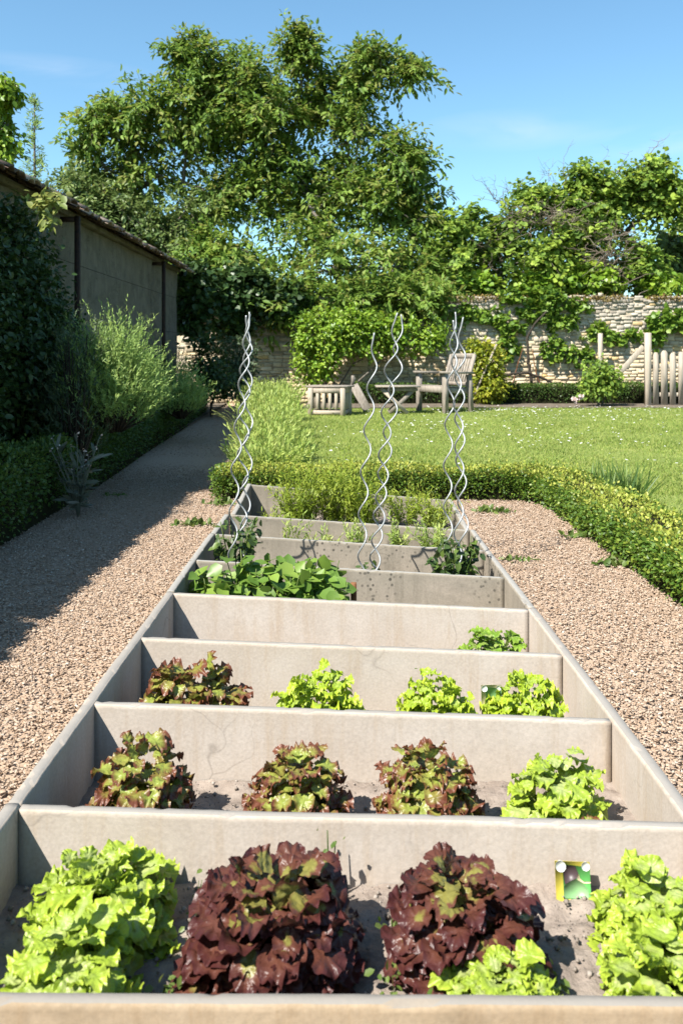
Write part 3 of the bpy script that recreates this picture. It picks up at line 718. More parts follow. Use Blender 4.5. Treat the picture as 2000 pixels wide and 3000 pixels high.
spiral(1028, 1040, 716, 4.30, 2.4, 'galvanised spiral stake on the left of the right trio, before the armchair')
spiral(1050, 1048, 735, 4.16, 5.5, 'galvanised spiral stake in the middle of the right trio')
spiral(1062, 1060, 728, 4.24, 1.4, 'galvanised spiral stake at the right edge of the right trio', amp=.024)

# feathery herbs in the far compartments
def feathery(px, Y, h, rad, n, cell, label, mat='dill'):
    X = px_x(px, Y); mb = MB()
    a = R.uniform(0, 2*np.pi, n); rr = rad*np.sqrt(R.random(n))
    base = np.stack([np.cos(a)*rr*.5, np.sin(a)*rr*.5, np.zeros(n)], 1)
    d = nrm(np.stack([np.cos(a)*rr/h*.8, np.sin(a)*rr/h*.8, np.ones(n)], 1))
    shoots(mb, base, d, h*R.uniform(.55, 1.1, n), 22, .035, NARROW, .3, lean=.5)
    o = mb.build('feathery_herb', M[mat]); o.location = (X, Y, SZ[cell])
    tag(o, label, 'herb', 'feathery herbs in the far compartments')
for px, Y, h, rad, n, c, lb in ((690, 5.55, .36, .17, 170, 7, 'yellow green feathery herb at the left of the far compartment'), (775, 5.6, .39, .17, 190, 7, 'tallest yellow green feathery herb in the far compartment'),
        (835, 5.5, .34, .14, 130, 7, 'feathery yellow herb right behind the short spiral'), (930, 5.6, .24, .14, 60, 7, 'sparse feathery herb left of centre along the far panel'),
        (1000, 5.5, .20, .12, 60, 7, 'sparse feathery herb near the right end of the far panel'), (640, 5.4, .14, .10, 26, 7, 'thin low feathery herb by the left wall of the far compartment'),
        (670, 4.85, .20, .07, 20, 6, 'small feathery tuft at the left before the lichened panel'), (745, 4.85, .16, .08, 22, 6, 'low feathery tuft in the middle left of the narrow compartment'),
        (820, 4.88, .18, .07, 30, 6, 'darker feathery tuft behind the middle spirals'), (915, 4.9, .19, .05, 26, 6, 'slender green feathery tuft standing right of the middle spirals'), (1000, 4.9, .20, .10, 40, 6, 'feathery tuft behind the right tomato plant')):
    feathery(px, Y, h, rad, n, c, lb, 'dill' if Y > 5 else 'strip')

# ------------------------------------------------------------------ hedges
def hedge(name, plan, w, h, z, dens, leaf, mat, label, topr=(.52, 1), sider=(.0, .6)):
    """plan: list of (x, y) centre line"""
    plan = np.array(plan, float); seg = np.diff(plan, axis=0); sl = np.linalg.norm(seg, axis=1); cum = np.concatenate([[0], np.cumsum(sl)]); L = cum[-1]
    def at(s):
        x = np.interp(s, cum, plan[:,0]); y = np.interp(s, cum, plan[:,1])
        e = .02*L; dx = np.interp(np.minimum(s+e, L), cum, plan[:,0]) - np.interp(np.maximum(s-e, 0), cum, plan[:,0])
        dy = np.interp(np.minimum(s+e, L), cum, plan[:,1]) - np.interp(np.maximum(s-e, 0), cum, plan[:,1])
        d = nrm(np.stack([dx, dy], 1)); return x, y, np.stack([d[:,1], -d[:,0]], 1)
    org = (plan[0][0], plan[0][1], z(plan[0][1]) if callable(z) else z)
    o = thing(name, org, label, 'hedge')
    zz = z if callable(z) else (lambda q: np.full(np.shape(q), z))
    mb = MB()
    per = w + 2*h; n = int(L*per*dens)
    s = R.uniform(0, L, n); k = R.uniform(-1, 1, n)
    th = k*np.pi*.5*1.35            # angle round the section; 0 is the top
    # superellipse section
    cx = np.sign(np.sin(th))*np.abs(np.sin(th))**.55*(w/2); cz = h*(.02+.98*np.clip(np.cos(th/1.35), 0, 1)**.42)
    x, y, sd = at(s)
    bump = np.array([mnoise.noise((float(a)*3.2, float(b)*3.2, float(c)*3.2)) for a, b, c in zip(x+sd[:,0]*cx, y+sd[:,1]*cx, cz)])
    dep = 1 + bump*.13 - np.abs(R.normal(size=n))*.07
    px_ = x + sd[:,0]*cx*dep; py_ = y + sd[:,1]*cx*dep; pz_ = zz(py_) + cz*(1 + bump*.16) + (R.random(n) > .93)*R.random(n)*.05 - np.abs(R.normal(size=n))*.02
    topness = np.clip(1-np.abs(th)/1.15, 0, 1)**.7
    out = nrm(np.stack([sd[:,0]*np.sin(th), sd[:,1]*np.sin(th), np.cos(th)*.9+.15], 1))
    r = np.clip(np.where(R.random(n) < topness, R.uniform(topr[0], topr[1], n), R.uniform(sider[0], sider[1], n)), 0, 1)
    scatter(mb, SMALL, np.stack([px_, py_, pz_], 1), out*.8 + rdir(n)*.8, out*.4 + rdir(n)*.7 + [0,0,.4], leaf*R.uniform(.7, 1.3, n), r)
    # ends
    for s0, sg in ((0.0, -1), (L, 1)):
        x, y, sd = at(np.array([s0])); m = int(w*h*dens)
        d = np.array([-sd[0,1], sd[0,0]])*sg
        q = R.uniform(-.48, .48, m)*w; hz = R.random(m)*h*.98
        p = np.stack([x+sd[:,0]*q+d[0]*R.uniform(-.06,.03,m), y+sd[:,1]*q+d[1]*R.uniform(-.06,.03,m), hz], 1); p[:,2] += zz(p[:,1])
        scatter(mb, SMALL, p, np.append(d,.2)*.8 + rdir(m)*.8, rdir(m)+[0,0,.4], leaf*R.uniform(.7,1.3,m), R.uniform(sider[0], sider[1], m))
    mb.build('foliage', mat, o)
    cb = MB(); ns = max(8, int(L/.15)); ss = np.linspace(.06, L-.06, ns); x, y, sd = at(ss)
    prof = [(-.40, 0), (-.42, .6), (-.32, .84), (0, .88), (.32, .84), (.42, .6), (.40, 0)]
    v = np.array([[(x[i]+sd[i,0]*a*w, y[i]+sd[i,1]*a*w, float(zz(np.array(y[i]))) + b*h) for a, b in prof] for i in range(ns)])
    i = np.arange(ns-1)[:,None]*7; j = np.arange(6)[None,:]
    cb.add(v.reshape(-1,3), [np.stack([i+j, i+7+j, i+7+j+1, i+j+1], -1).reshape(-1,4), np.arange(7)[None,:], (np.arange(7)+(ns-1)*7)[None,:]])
    cb.build('dark_core', M['core'], o)  # solid filler added behind the leaves, interior shade put into its colour
    return o
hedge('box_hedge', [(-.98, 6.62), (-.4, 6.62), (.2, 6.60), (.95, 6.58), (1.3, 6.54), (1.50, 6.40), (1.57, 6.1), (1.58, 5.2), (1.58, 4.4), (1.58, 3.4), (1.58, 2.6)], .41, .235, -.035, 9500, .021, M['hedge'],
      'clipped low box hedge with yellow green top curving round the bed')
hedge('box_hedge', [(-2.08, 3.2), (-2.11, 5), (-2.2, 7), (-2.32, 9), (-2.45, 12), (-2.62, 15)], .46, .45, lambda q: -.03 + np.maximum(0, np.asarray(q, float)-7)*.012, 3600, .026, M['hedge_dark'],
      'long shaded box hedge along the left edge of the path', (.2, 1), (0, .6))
hedge('box_hedge', [(.1, 16.55), (3, 16.6), (8, 16.6)], .5, .36, .16, 1500, .04, M['hedge_dark'], 'low dark green hedge at the foot of the stone wall', (.2, .9), (0, .5))

# grasses and lavender along the lawn edge
def strip_plant(X, Y, h, rad, n, label, mat='strip', nl=16, leaf=.06):
    mb = MB(); a = R.uniform(0, 2*np.pi, n); rr = rad*np.sqrt(R.random(n))
    z0 = float(lawn_z(Y))
    base = np.stack([np.cos(a)*rr*.7, np.sin(a)*rr*.7, np.zeros(n)], 1)
    d = nrm(np.stack([np.cos(a)*rr*.8/h, np.sin(a)*rr*.8/h, np.ones(n)], 1) + rdir(n)*.18)
    shoots(mb, base, d, h*R.uniform(.6, 1.1, n), nl, leaf, NARROW, .2, lean=1.0)
    o = mb.build('lavender_bush', M[mat]); o.location = (X, Y, z0-.02)
    return tag(o, label, 'bush', 'green bushes lining the lawn beside the path')
lab = ['nearest green lavender mound behind the low hedge, between path and lawn', 'second green lavender mound from the low hedge along the path', 'middle green lavender mound along the lawn edge',
       'fourth green lavender mound along the path, left of the lawn', 'fifth lavender mound along the path, taller and looser', 'lavender mound beside the slatted crate', 'furthest lavender mound where the path meets the wall']
for k, (X, Y, h, rad) in enumerate(((-.66, 7.45, .30, .29), (-.72, 8.3, .36, .28), (-.80, 9.2, .42, .28), (-.88, 10.2, .46, .28), (-.96, 11.3, .50, .28), (-1.04, 12.5, .52, .28), (-1.28, 13.9, .48, .32))):
    strip_plant(X, Y, h, rad, 380, lab[k])
# tall grass stems leaning over the path
mb = MB()
for k in range(9):
    b = P(560+R.uniform(-8, 8), 985, 8.6)*[1,1,0] + [0,0,.02]; e = P(488+R.uniform(-4, 40), 937+R.uniform(-3, 30), 8.5)
    t = np.linspace(0, 1, 8)[:,None]; pts = b*(1-t)+e*t + np.array([0,0,.14])*np.sin(np.pi*t)*.9
    tube(mb, pts, np.linspace(.003, .0015, 8), 4)
tag(mb.build('wild_grass', M['paleleaf']), 'pale grass stalks arching over the path from the lavender', 'grass')

# iris clump on the hedge corner
mb = MB(); n = 300
bs = np.stack([R.uniform(-.17, .17, n), R.uniform(-.10, .10, n), np.zeros(n)], 1)
blades(mb, bs, .30, .30, 0, 1, .9)
o = mb.build('iris_clump', M['iris']); o.location = (1.86, 6.05, -.02)
tag(o, 'dark blue green clump of sword leaves standing behind the curved hedge', 'plant')

# ------------------------------------------------------------------ left garden wall
LW = thing('garden_wall', (-3.1, 8, -.05), 'long grey rendered wall with clay tile coping on the left, in shade', 'wall')
mb = MB(); X0 = -2.98
v = []; ny, nz = 90, 20
for i in range(ny+1):
    for j in range(nz+1):
        y = -1 + 16.3*i/ny; z = -.05 + 2.62*j/nz
        v.append((X0 + mnoise.noise((0, y*1.1, z*1.3))*.035 + mnoise.noise((3, y*4, z*4))*.014, y, z))
i = np.arange(ny)[:,None]*(nz+1); j = np.arange(nz)[None,:]
mb.add(v, [np.stack([i+j, i+nz+1+j, i+nz+2+j, i+j+1], -1).reshape(-1,4)])
box(mb, (-3.24, 7.15, 1.26), (.40, 16.29, 2.60))
mb.build('masonry', M['render'], LW)
mb = MB()
for row, (xo, zo) in enumerate(((-2.84, 2.585), (-2.98, 2.655), (-3.12, 2.725), (-3.36, 2.70), (-3.5, 2.63))):
    y = -1.0
    while y < 15.35:
        w = R.uniform(.15, .19); sl = -24 if row < 3 else 24
        rot = Matrix.Rotation(math.radians(sl*-1 + R.normal()*3), 3, 'Y') @ Matrix.Rotation(math.radians(R.normal()*4), 3, 'Z') @ Matrix.Rotation(math.radians(R.normal()*2.5), 3, 'X')
        c = np.array((xo + R.normal()*.012, y + w/2, zo + R.normal()*.008))
        # curved clay tile
        nn = 5; a = np.linspace(-1, 1, nn); vv = []
        for xx in (-.15, .15):
            for off in (0, .016):
                for q in a: vv.append((xx, q*w*.5, .032*(1-q*q) + off))
        vv = np.array(vv) @ np.array(rot).T + c
        fs = []
        for q in range(nn-1):
            fs += [[nn+q, nn+q+1, 3*nn+q+1, 3*nn+q], [q+1, q, 2*nn+q, 2*nn+q+1], [q, q+1, nn+q+1, nn+q], [2*nn+q+1, 2*nn+q, 3*nn+q, 3*nn+q+1]]
        mb.add(vv, [np.array(fs)], R.random())
        y += w*.97
y = -1.0
while y < 15.35:
    vv = []; a = np.linspace(0, np.pi, 7)
    for yy in (y, y+.34):
        for q in a: vv.append((-3.24 + math.cos(q)*.11, yy, 2.74 + math.sin(q)*.08))
    mb.add(np.array(vv) + R.normal(size=(1,3))*[.008,.0,.006], [np.array([[q, q+1, 8+q, 7+q] for q in range(6)])], R.random()); y += .33
mb.build('tile_coping', M['tile'], LW)
mb = MB(); box(mb, (-2.955, 7.15, 2.545), (.09, 16.2, .06)); mb.build('eaves_course', M['render'], LW)
# iron training posts and wires
for px, py, lb in ((178, 500, 'rusty iron bracket post before the left wall, the nearer one'), (376, 603, 'rusty iron bracket post before the left wall, the farther one')):
    Yp = 2.80*F/(796-px); z = 1.02 - (py-822)*Yp/F
    t = thing('iron_post', (-2.80, Yp, 0), lb, 'iron post', 'iron posts on the left wall')
    mb = MB(); box(mb, (-2.80, Yp, z/2+.02), (.05, .05, z), bev=.003); mb.build('upright', M['iron'], t)
    mb = MB(); box(mb, (-2.905, Yp, z-.015), (.155, .05, .05), bev=.003); mb.build('arm', M['iron'], t)
for z, lb in ((2.02, 'upper taut wire strung between the iron posts'), (1.45, 'lower taut wire strung between the iron posts')):
    mb = MB(); t = np.linspace(0, 1, 12)
    tube(mb, np.stack([np.full(12, -2.835), 5 + 10.2*t, z - .02*np.sin(np.pi*t)], 1), .004, 5)
    tag(mb.build('training_wire', M['iron']), lb, 'wire', 'wires along the left wall')

# ------------------------------------------------------------------ border shrubs on the left
def shrub(name, lobes, dens, per, spread, leaf, mat, label, cat='shrub', tpl=LEAF, droop=.3, rlo=0, rhi=1, stem=True, base=None, parent_stem='bark', shell=.3, group=None):
    tw, out = blob_twigs(lobes, dens, shell=shell)
    c0 = np.asarray(lobes[0][0], float)
    b = np.array([c0[0], c0[1], 0.0]) if base is None else np.asarray(base, float)
    o = thing(name, b, label, cat, group)
    mb = MB(); foliage(mb, tw, out, per, spread, leaf, tpl, droop, rlo=rlo, rhi=rhi)
    mb.build('leaves', mat, o)
    if stem:
        st = MB()
        for c, r in lobes: limb(st, b + R.normal(size=3)*[.05,.05,0], np.asarray(c, float) + R.normal(size=3)*.1*np.asarray(r), .025, .008, 7, .06)
        idx = R.choice(len(tw), min(40, len(tw)), replace=False)
        for i in idx:
            k = np.argmin([np.linalg.norm((tw[i]-np.asarray(c))/np.asarray(r)) for c, r in lobes]); limb(st, np.asarray(lobes[k][0], float), tw[i], .008, .003, 5, .05)
        st.build('stems', M[parent_stem], o)
    return o
shrub('evergreen_shrub', [((-2.66, 5.7, 1.15), (.28, .75, 1.05)), ((-2.62, 6.8, 1.25), (.30, .6, .98)), ((-2.66, 4.8, 1.2), (.28, .7, 1.1)), ((-2.5, 7.2, .8), (.3, .5, .75))], 90, 30, .07, .05, M['darkleaf'],
      'tall dark evergreen shrub against the left wall at the photo edge', base=(-2.7, 6, .0), shell=.2)
shrub('climbing_rose', [(P(98, 470, 6.55), (.05, .08, .12)), (P(128, 462, 6.6), (.03, .05, .10)), (P(112, 508, 6.5), (.05, .06, .06))], 120, 7, .04, .07, M['paleleaf'],
      'sunlit pale sprig with leaves sticking out of the dark shrub', 'sprig', stem=False, base=(-2.55, 6.6, 1.3), shell=.5, droop=.15)
def bushy(name, X, Y, z0, h, rx, ry, n, mat, label, nl=16, leaf=.045, cat='bush', group=None, lean=.8, wild=.15):
    mb = MB(); a = R.uniform(0, 2*np.pi, n); rr = np.sqrt(R.random(n))
    hh = h*np.sqrt(np.clip(1.05-rr**2, .05, 1))
    base = np.stack([np.cos(a)*rr*rx*.8, np.sin(a)*rr*ry*.8, hh*R.uniform(.15, .75, n)], 1)
    d = nrm(np.stack([np.cos(a)*rr*.7, np.sin(a)*rr*.7, np.full(n, .9)], 1) + rdir(n)*wild)
    shoots(mb, base, d, R.uniform(.16, .36, n)*min(1, h/.7+.2), nl, leaf, NARROW, .2, lean=lean)
    o = thing(name, (X, Y, z0), label, cat, group)
    q = mb.build('foliage', mat); q.parent = o
    st = MB()
    for i in range(min(n, 60)):
        tube(st, np.stack([base[i]*[.2,.2,0]*(1-t) + (base[i]+d[i]*.1)*t for t in np.linspace(0, 1, 5)]), np.linspace(.01, .004, 5), 4)
    q = st.build('stems', M['darkbark']); q.parent = o
    return o
bushy('rosemary_bush', -1.80, 6.75, .45, .95, .31, .46, 1000, M['rosemary'], 'sunlit grey green rosemary bush rising from the shade beside the path', 26, .034)
bushy('rosemary_bush', -1.98, 6.4, .2, 1.36, .16, .22, 150, M['lavender'], 'browner top of rosemary rising behind the sunlit bush', 16, .045)
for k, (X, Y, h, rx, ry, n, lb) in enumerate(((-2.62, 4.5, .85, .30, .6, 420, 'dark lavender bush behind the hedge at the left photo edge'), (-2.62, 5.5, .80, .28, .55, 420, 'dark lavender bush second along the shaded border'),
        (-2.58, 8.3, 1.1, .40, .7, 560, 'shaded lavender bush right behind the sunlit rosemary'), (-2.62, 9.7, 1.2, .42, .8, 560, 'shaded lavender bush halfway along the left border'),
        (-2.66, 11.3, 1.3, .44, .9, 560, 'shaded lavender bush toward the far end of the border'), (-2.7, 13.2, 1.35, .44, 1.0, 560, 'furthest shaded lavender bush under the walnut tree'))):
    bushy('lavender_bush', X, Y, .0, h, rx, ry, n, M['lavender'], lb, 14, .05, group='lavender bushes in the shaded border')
bushy('lavender_bush', -1.98, 10.4, .30, .62, .24, .40, 320, M['rosemary'], 'sunlit tuft of lavender leaning into the path far back on the left', 16, .05, group='lavender bushes in the shaded border')
# grey borage by the path
mb = MB(); fl = []; n = 16; bp = np.array([px_x(180, 5.75), 5.75, -.03])
for k in range(n):
    tip = np.array([R.uniform(-.22, .16), R.uniform(-.1, .1), R.uniform(.3, .56)])
    t = np.linspace(0, 1, 7)[:,None]; pts = tip*np.concatenate([t**1.3, t**1.3, t], 1)
    tube(mb, pts, np.linspace(.006, .003, 7), 5, rnd=.4)
    m = 9; tt = R.uniform(.15, .95, m)[:,None]
    scatter(mb, NARROW, tip*np.concatenate([tt**1.3, tt**1.3, tt], 1), rdir(m)*[1,1,.4]+[0,0,.25], rdir(m)+[0,0,1], R.uniform(.07, .14, m), R.uniform(0,.7,m))
    f1_ = MB(); m = 4; scatter(f1_, OVAL, tip + R.normal(size=(m,3))*.008, rdir(m), rdir(m), R.uniform(.010, .018, m), R.uniform(.6, 1, m)); fl.append(f1_)
o = thing('borage', bp, 'grey stemmed borage with small pale flowers leaning over the left hedge', 'plant')
for q, nm, mt in [(mb, 'stems', M['grey'])] + [(f_, 'flower', M['rose']) for f_ in fl]:
    b = q.build(nm, mt); b.parent = o

# ------------------------------------------------------------------ stone wall at the back
SWY = 17.3; ZT = 2.25
SW = thing('stone_wall', (2, SWY, .1), 'old pale rubble stone wall closing the garden at the back', 'wall')
mb = MB(); box(mb, (3.0, SWY+.24, 1.12), (13.2, .40, 2.1)); mb.build('mortar_bed', M['mortar'], SW)
mb = MB(); z = .05; pcs = []
while z < ZT:
    up = z/ZT
    rh = R.uniform(.05, .095) if up < .55 else R.uniform(.05, .10)
    x = -3.4 + R.uniform(0, .2)
    while x < 9.5:
        L = R.uniform(.09, .30) if up < .55 else R.uniform(.06, .20)
        hh = rh*R.uniform(.8, 1.05) if up < .55 else rh*R.uniform(.6, 1.15)
        pcs.append((x+L/2, z+rh/2+R.normal()*.006*(1+2*up), L*.96, hh*.94, R.uniform(.022, .045), up)); x += L
    z += rh
pcs = np.array(pcs); m = len(pcs)
sx, sz = pcs[:,2]/2, pcs[:,3]/2; dp = pcs[:,4]
def jit(s): return 1 + R.normal(size=m)*s
cor = [(-1,-1),(1,-1),(1,1),(-1,1)]
V = np.zeros((m, 12, 3))
for q, (a, b) in enumerate(cor):
    jx, jz = jit(.06), jit(.12)
    for lay, (ins, dd) in enumerate(((1.0, 0.0), (1.0, .62), (.80, 1.0))):
        V[:, lay*4+q, 0] = pcs[:,0] + a*sx*ins*jx
        V[:, lay*4+q, 2] = pcs[:,1] + b*sz*ins*jz
        V[:, lay*4+q, 1] = SWY + .05 - dp*dd*(jit(.15) if lay == 2 else 1)
fq = [[8,9,10,11]]
for k in (0, 4):
    for i in range(4): fq.append([k+i, k+(i+1) % 4, k+4+(i+1) % 4, k+4+i])
mb.add(V.reshape(-1,3), [(np.array(fq)[None]+(np.arange(m)*12)[:,None,None]).reshape(-1,4)], np.repeat(R.random(m), 12), np.repeat(np.clip(pcs[:,5]+R.normal(size=m)*.06, 0, 1), 12))
mb.build('stonework', M['stone'], SW)
mb = MB(); n = 9000
xx = R.uniform(-.2, 9, n); keep = np.array([mnoise.noise((float(a)*1.3, 7, 0)) > -.25 for a in xx]); xx = xx[keep]; n = len(xx)
zz_ = ZT - .05 + np.array([mnoise.noise((float(a)*2.3, 1, 0)) for a in xx])*.05 + R.normal(size=n)*.03; yy_ = SWY + R.uniform(-.06, .35, n)
scatter(mb, SMALL, np.stack([xx, yy_, zz_], 1), rdir(n)+[0,0,.5], rdir(n), R.uniform(.03, .07, n))
mb.build('moss_cap', M['moss'], SW)

# climbers and shrubs along the wall
def at(px, py, Y, rx, ry, rd):
    k = Y/F; return (P(px, py, Y), (rx*k, rd, ry*k))
shrub('climber', [at(740, 770, 16.5, 66, 55, .26), at(850, 768, 16.6, 85, 48, .26), at(960, 775, 16.6, 75, 38, .2), at(720, 830, 16.5, 45, 48, .24), at(800, 745, 16.6, 70, 32, .24)], 46, 20, .08, .08, M['bright'],
      'bright green climber spilling over the stone wall behind the crate', 'climber', base=(P(745, 900, 16.9)*[1,1,0]+[0,0,.15]), shell=.25)
shrub('shrub', [at(1118, 830, 16.2, 36, 45, .3), at(1125, 888, 16.1, 34, 40, .3), at(1095, 800, 16.3, 18, 22, .2)], 70, 18, .07, .075, M['yellowleaf'], 'yellow green shrub standing right behind the armchair', base=(P(1118, 930, 16.2)*[1,1,0]+[0,0,.15]))
vine_l = [at(1065, 715, 17.26, 30, 20, .06), at(1120, 722, 17.26, 40, 17, .06), at(1175, 745, 17.26, 40, 21, .06), at(1235, 715, 17.26, 45, 25, .06), at(1270, 690, 17.2, 40, 25, .08), at(1290, 740, 17.26, 45, 18, .06),
          at(1165, 800, 17.26, 28, 29, .06), at(1270, 800, 17.26, 28, 29, .06), at(1330, 815, 17.26, 38, 21, .06), at(1375, 765, 17.26, 40, 18, .06), at(1435, 775, 17.26, 42, 17, .06), at(1215, 680, 17.2, 60, 18, .08), at(1330, 700, 17.26, 25, 17, .06)]
shrub('grape_vine', vine_l, 70, 9, .035, .085, M['vine'], 'grape vine trained in green garlands across the middle of the stone wall', 'vine', ROUND, stem=False, base=(P(1165, 905, 17.1)*[1,1,0]+[0,0,.15]), parent_stem='darkbark', shell=.3)
shrub('grape_vine', [at(1530, 735, 17.2, 42, 26, .07), at(1505, 765, 17.2, 16, 28, .06), at(1590, 730, 17.2, 40, 28, .07)], 70, 9, .04, .10, M['vine'], 'separate green vine clump on the wall above the picket fence', 'vine', ROUND, stem=False, base=(P(1580, 900, 17.1)*[1,1,0]+[0,0,.15]), parent_stem='darkbark')
shrub('rose_bush', [at(1380, 860, 15.6, 40, 26, .3), at(1365, 890, 15.5, 30, 24, .25), at(1405, 880, 15.6, 20, 22, .2)], 60, 16, .07, .075, M['thicket'], 'green rose bush at the lawn edge left of the picket fence', 'bush', base=(P(1380, 935, 15.5)*[1,1,0]+[0,0,.15]))
for k, (px, py) in enumerate(((1318, 916), (1333, 911), (1322, 922))):
    mb = MB(); c = P(px, py, 15.2)
    for q in range(14):
        scatter(mb, ROUND, c[None]*0 + R.normal(size=(1,3))*.015, rdir(1), rdir(1), [.05])
    o = mb.build('rose', M['rose']); o.location = c
    tag(o, ['pale pink rose, leftmost of three low blooms by the rose bush', 'pale pink rose, topmost of three low blooms by the rose bush', 'pale pink rose, lowest of three blooms by the rose bush'][k], 'rose', 'pale roses at the lawn edge')
# bent bare branches of an old espalier
def bent(pts, r0, r1, label, Y=16.9, name='espalier_branch', mat='darkbark'):
    mb = MB(); p = np.array([P(a, b, Y) for a, b in pts]); t = np.linspace(0, 1, len(p)); tt = np.linspace(0, 1, 24)
    q = np.stack([np.interp(tt, t, p[:,i]) for i in range(3)], 1); q = q + np.array([mnoise.noise((i*.7, r0*50, 1))*.03 for i in range(24)])[:,None]*np.array([1,.4,1])
    tube(mb, q, np.linspace(r0, r1, 24), 7); return tag(mb.build(name, M[mat], None, True), label, 'branch', 'old branches before the stone wall')
bent([(1222, 920), (1218, 870), (1212, 820), (1210, 775), (1230, 740), (1255, 715)], .035, .018, 'thick brown vine stem climbing the wall to the garlands', 17.05)
bent([(1165, 920), (1155, 870), (1150, 830), (1140, 795)], .03, .015, 'dark bare stem leaning left beside the yellow shrub')
bent([(1150, 868), (1180, 858), (1215, 856), (1245, 868), (1265, 880)], .03, .02, 'arched brown branch lying along the wall foot')
bent([(1175, 890), (1185, 850), (1200, 800)], .014, .008, 'thin reddish stem rising left of the thick vine stem', mat='rustwood')
bent([(1245, 905), (1230, 850), (1222, 800)], .014, .008, 'thin reddish stem rising right of the thick vine stem', mat='rustwood')

# ------------------------------------------------------------------ furniture on the lawn
# slatted crate
cy = 13.55; cz = float(lawn_z(cy)); cx0 = px_x(758, cy)
cr_ = thing('slatted_side_table', (cx0, cy, cz), 'low weathered box table with slatted sides left of the folding table', 'table')
W, D, Hh = .58, .50, .455; ya_ = math.radians(-13)
def rotp(p): return np.array([cx0 + p[0]*math.cos(ya_) - p[1]*math.sin(ya_), cy + p[0]*math.sin(ya_) + p[1]*math.cos(ya_), cz + p[2]])
rz = Matrix.Rotation(ya_, 3, 'Z')
def rbox(mb, c, s): box(mb, rotp(c), s, rot=np.array(rz), bev=.004)
for sx_ in (-1, 1):
    for sy_ in (-1, 1):
        mb = MB(); rbox(mb, (sx_*(W/2-.035), sy_*(D/2-.035), (Hh-.035)/2), (.07, .07, Hh-.035)); mb.build('leg', M['palewood'], cr_)
for sy_ in (-1, 1):
    for z_, h_ in ((.045, .06), (Hh-.075, .075)):
        mb = MB(); rbox(mb, (0, sy_*(D/2-.03), z_), (W-.142, .03, h_)); mb.build('rail', M['palewood'], cr_)
    for k in range(4):
        mb = MB(); rbox(mb, (-W/2+.145+k*.098, sy_*(D/2-.03), .20+.02), (.045, .018, .262)); mb.build('slat', M['palewood'], cr_)
for sx_ in (-1, 1):
    for z_, h_ in ((.045, .06), (Hh-.075, .075)):
        mb = MB(); rbox(mb, (sx_*(W/2-.03), 0, z_), (.03, D-.142, h_)); mb.build('rail', M['palewood'], cr_)
    for k in range(3):
        mb = MB(); rbox(mb, (sx_*(W/2-.03), -D/2+.14+k*.10, .22), (.018, .045, .262)); mb.build('slat', M['palewood'], cr_)
mb = MB()
for k in range(6): rbox(mb, (0, -D/2-.0+.045+k*.083, Hh-.016), (W+.08, .078, .028))
mb.build('tabletop', M['oldwood'], cr_)
# leaning board
mb = MB(); beam(mb, P(812, 884, 14.1), P(843, 941, 14.0), .14, .03, up=(.3, -1, 0)); 
tag(mb.build('leaning_board', M['oldwood']), 'weathered brown board leaning at a slant right of the slatted box table', 'board')
mb = MB(); box(mb, P(810, 872, 14.2) + [0,0,.0], (.05,.03,.14)); beam(mb, P(800, 935, 14.3), P(812, 866, 14.2), .05, .03, up=(0,-1,0))
tag(mb.build('wooden_stake', M['oldwood']), 'short wooden stake standing behind the box table', 'stake')
# folding table
ty_ = 13.75; tz_ = float(lawn_z(ty_)); tx_ = px_x(912, ty_)
ft = thing('folding_table', (tx_, ty_, tz_), 'low folding wooden table with crossed legs between box table and armchair', 'table')
mb = MB()
for k in range(5): box(mb, (tx_, ty_-.2+k*.1, tz_+.43), (.70, .09, .025), rot=np.array(Matrix.Rotation(.05, 3, 'Z')))
mb.build('tabletop', M['oldwood'], ft)
for sy_ in (-.17, .17):
    mb = MB(); box(mb, (tx_, ty_+sy_, tz_+.385), (.62, .03, .05)); mb.build('rail', M['oldwood'], ft)
    mb = MB(); beam(mb, (tx_-.26, ty_+sy_-.02, tz_+.40), (tx_+.15, ty_+sy_-.02, tz_+.01), .03, .06, up=(0,0,1)); mb.build('leg', M['palewood'], ft)
    mb = MB(); beam(mb, (tx_+.27, ty_+sy_+.025, tz_+.40), (tx_-.13, ty_+sy_+.025, tz_+.01), .03, .06, up=(0,0,1)); mb.build('leg', M['oldwood'], ft)
# armchair
ay = 14.15; az_ = float(lawn_z(ay)); ax_ = px_x(1020, ay)
ch = thing('garden_armchair', (ax_, ay, az_), 'weathered grey wooden garden armchair with slatted back facing left', 'chair')
fv = nrm(np.array([-.80, -.60])); sv = np.array([fv[1], -fv[0]])     # facing, and the sitter's side
def cpt(f_, s_, z_): return np.array([ax_ + fv[0]*f_ + sv[0]*s_, ay + fv[1]*f_ + sv[1]*s_, az_ + z_])
for s_ in (-.31, .31):
    mb = MB(); beam(mb, cpt(.27, s_, 0), cpt(.27, s_, .62), .075, .075, up=(fv[0], fv[1], 0)); mb.build('leg', M['oldwood'], ch)
    mb = MB(); beam(mb, cpt(-.30, s_, 0), cpt(-.25, s_, .60), .07, .07, up=(fv[0], fv[1], 0)); mb.build('leg', M['oldwood'], ch)
    mb = MB(); beam(mb, cpt(.36, s_, .645), cpt(-.32, s_, .63), .10, .035); mb.build('armrest', M['oldwood'], ch)
    mb = MB(); beam(mb, cpt(.27, s_*.9, .36), cpt(-.27, s_*.9, .33), .035, .08); mb.build('seat_rail', M['oldwood'], ch)
mb = MB(); beam(mb, cpt(.29, -.27, .37), cpt(.29, .27, .37), .03, .10); mb.build('front_rail', M['oldwood'], ch)
mb = MB()
for k in range(6): beam(mb, cpt(.24-k*.088, -.26, .425-k*.008), cpt(.24-k*.088, .26, .425-k*.008), .078, .022)
mb.build('seat', M['oldwood'], ch)
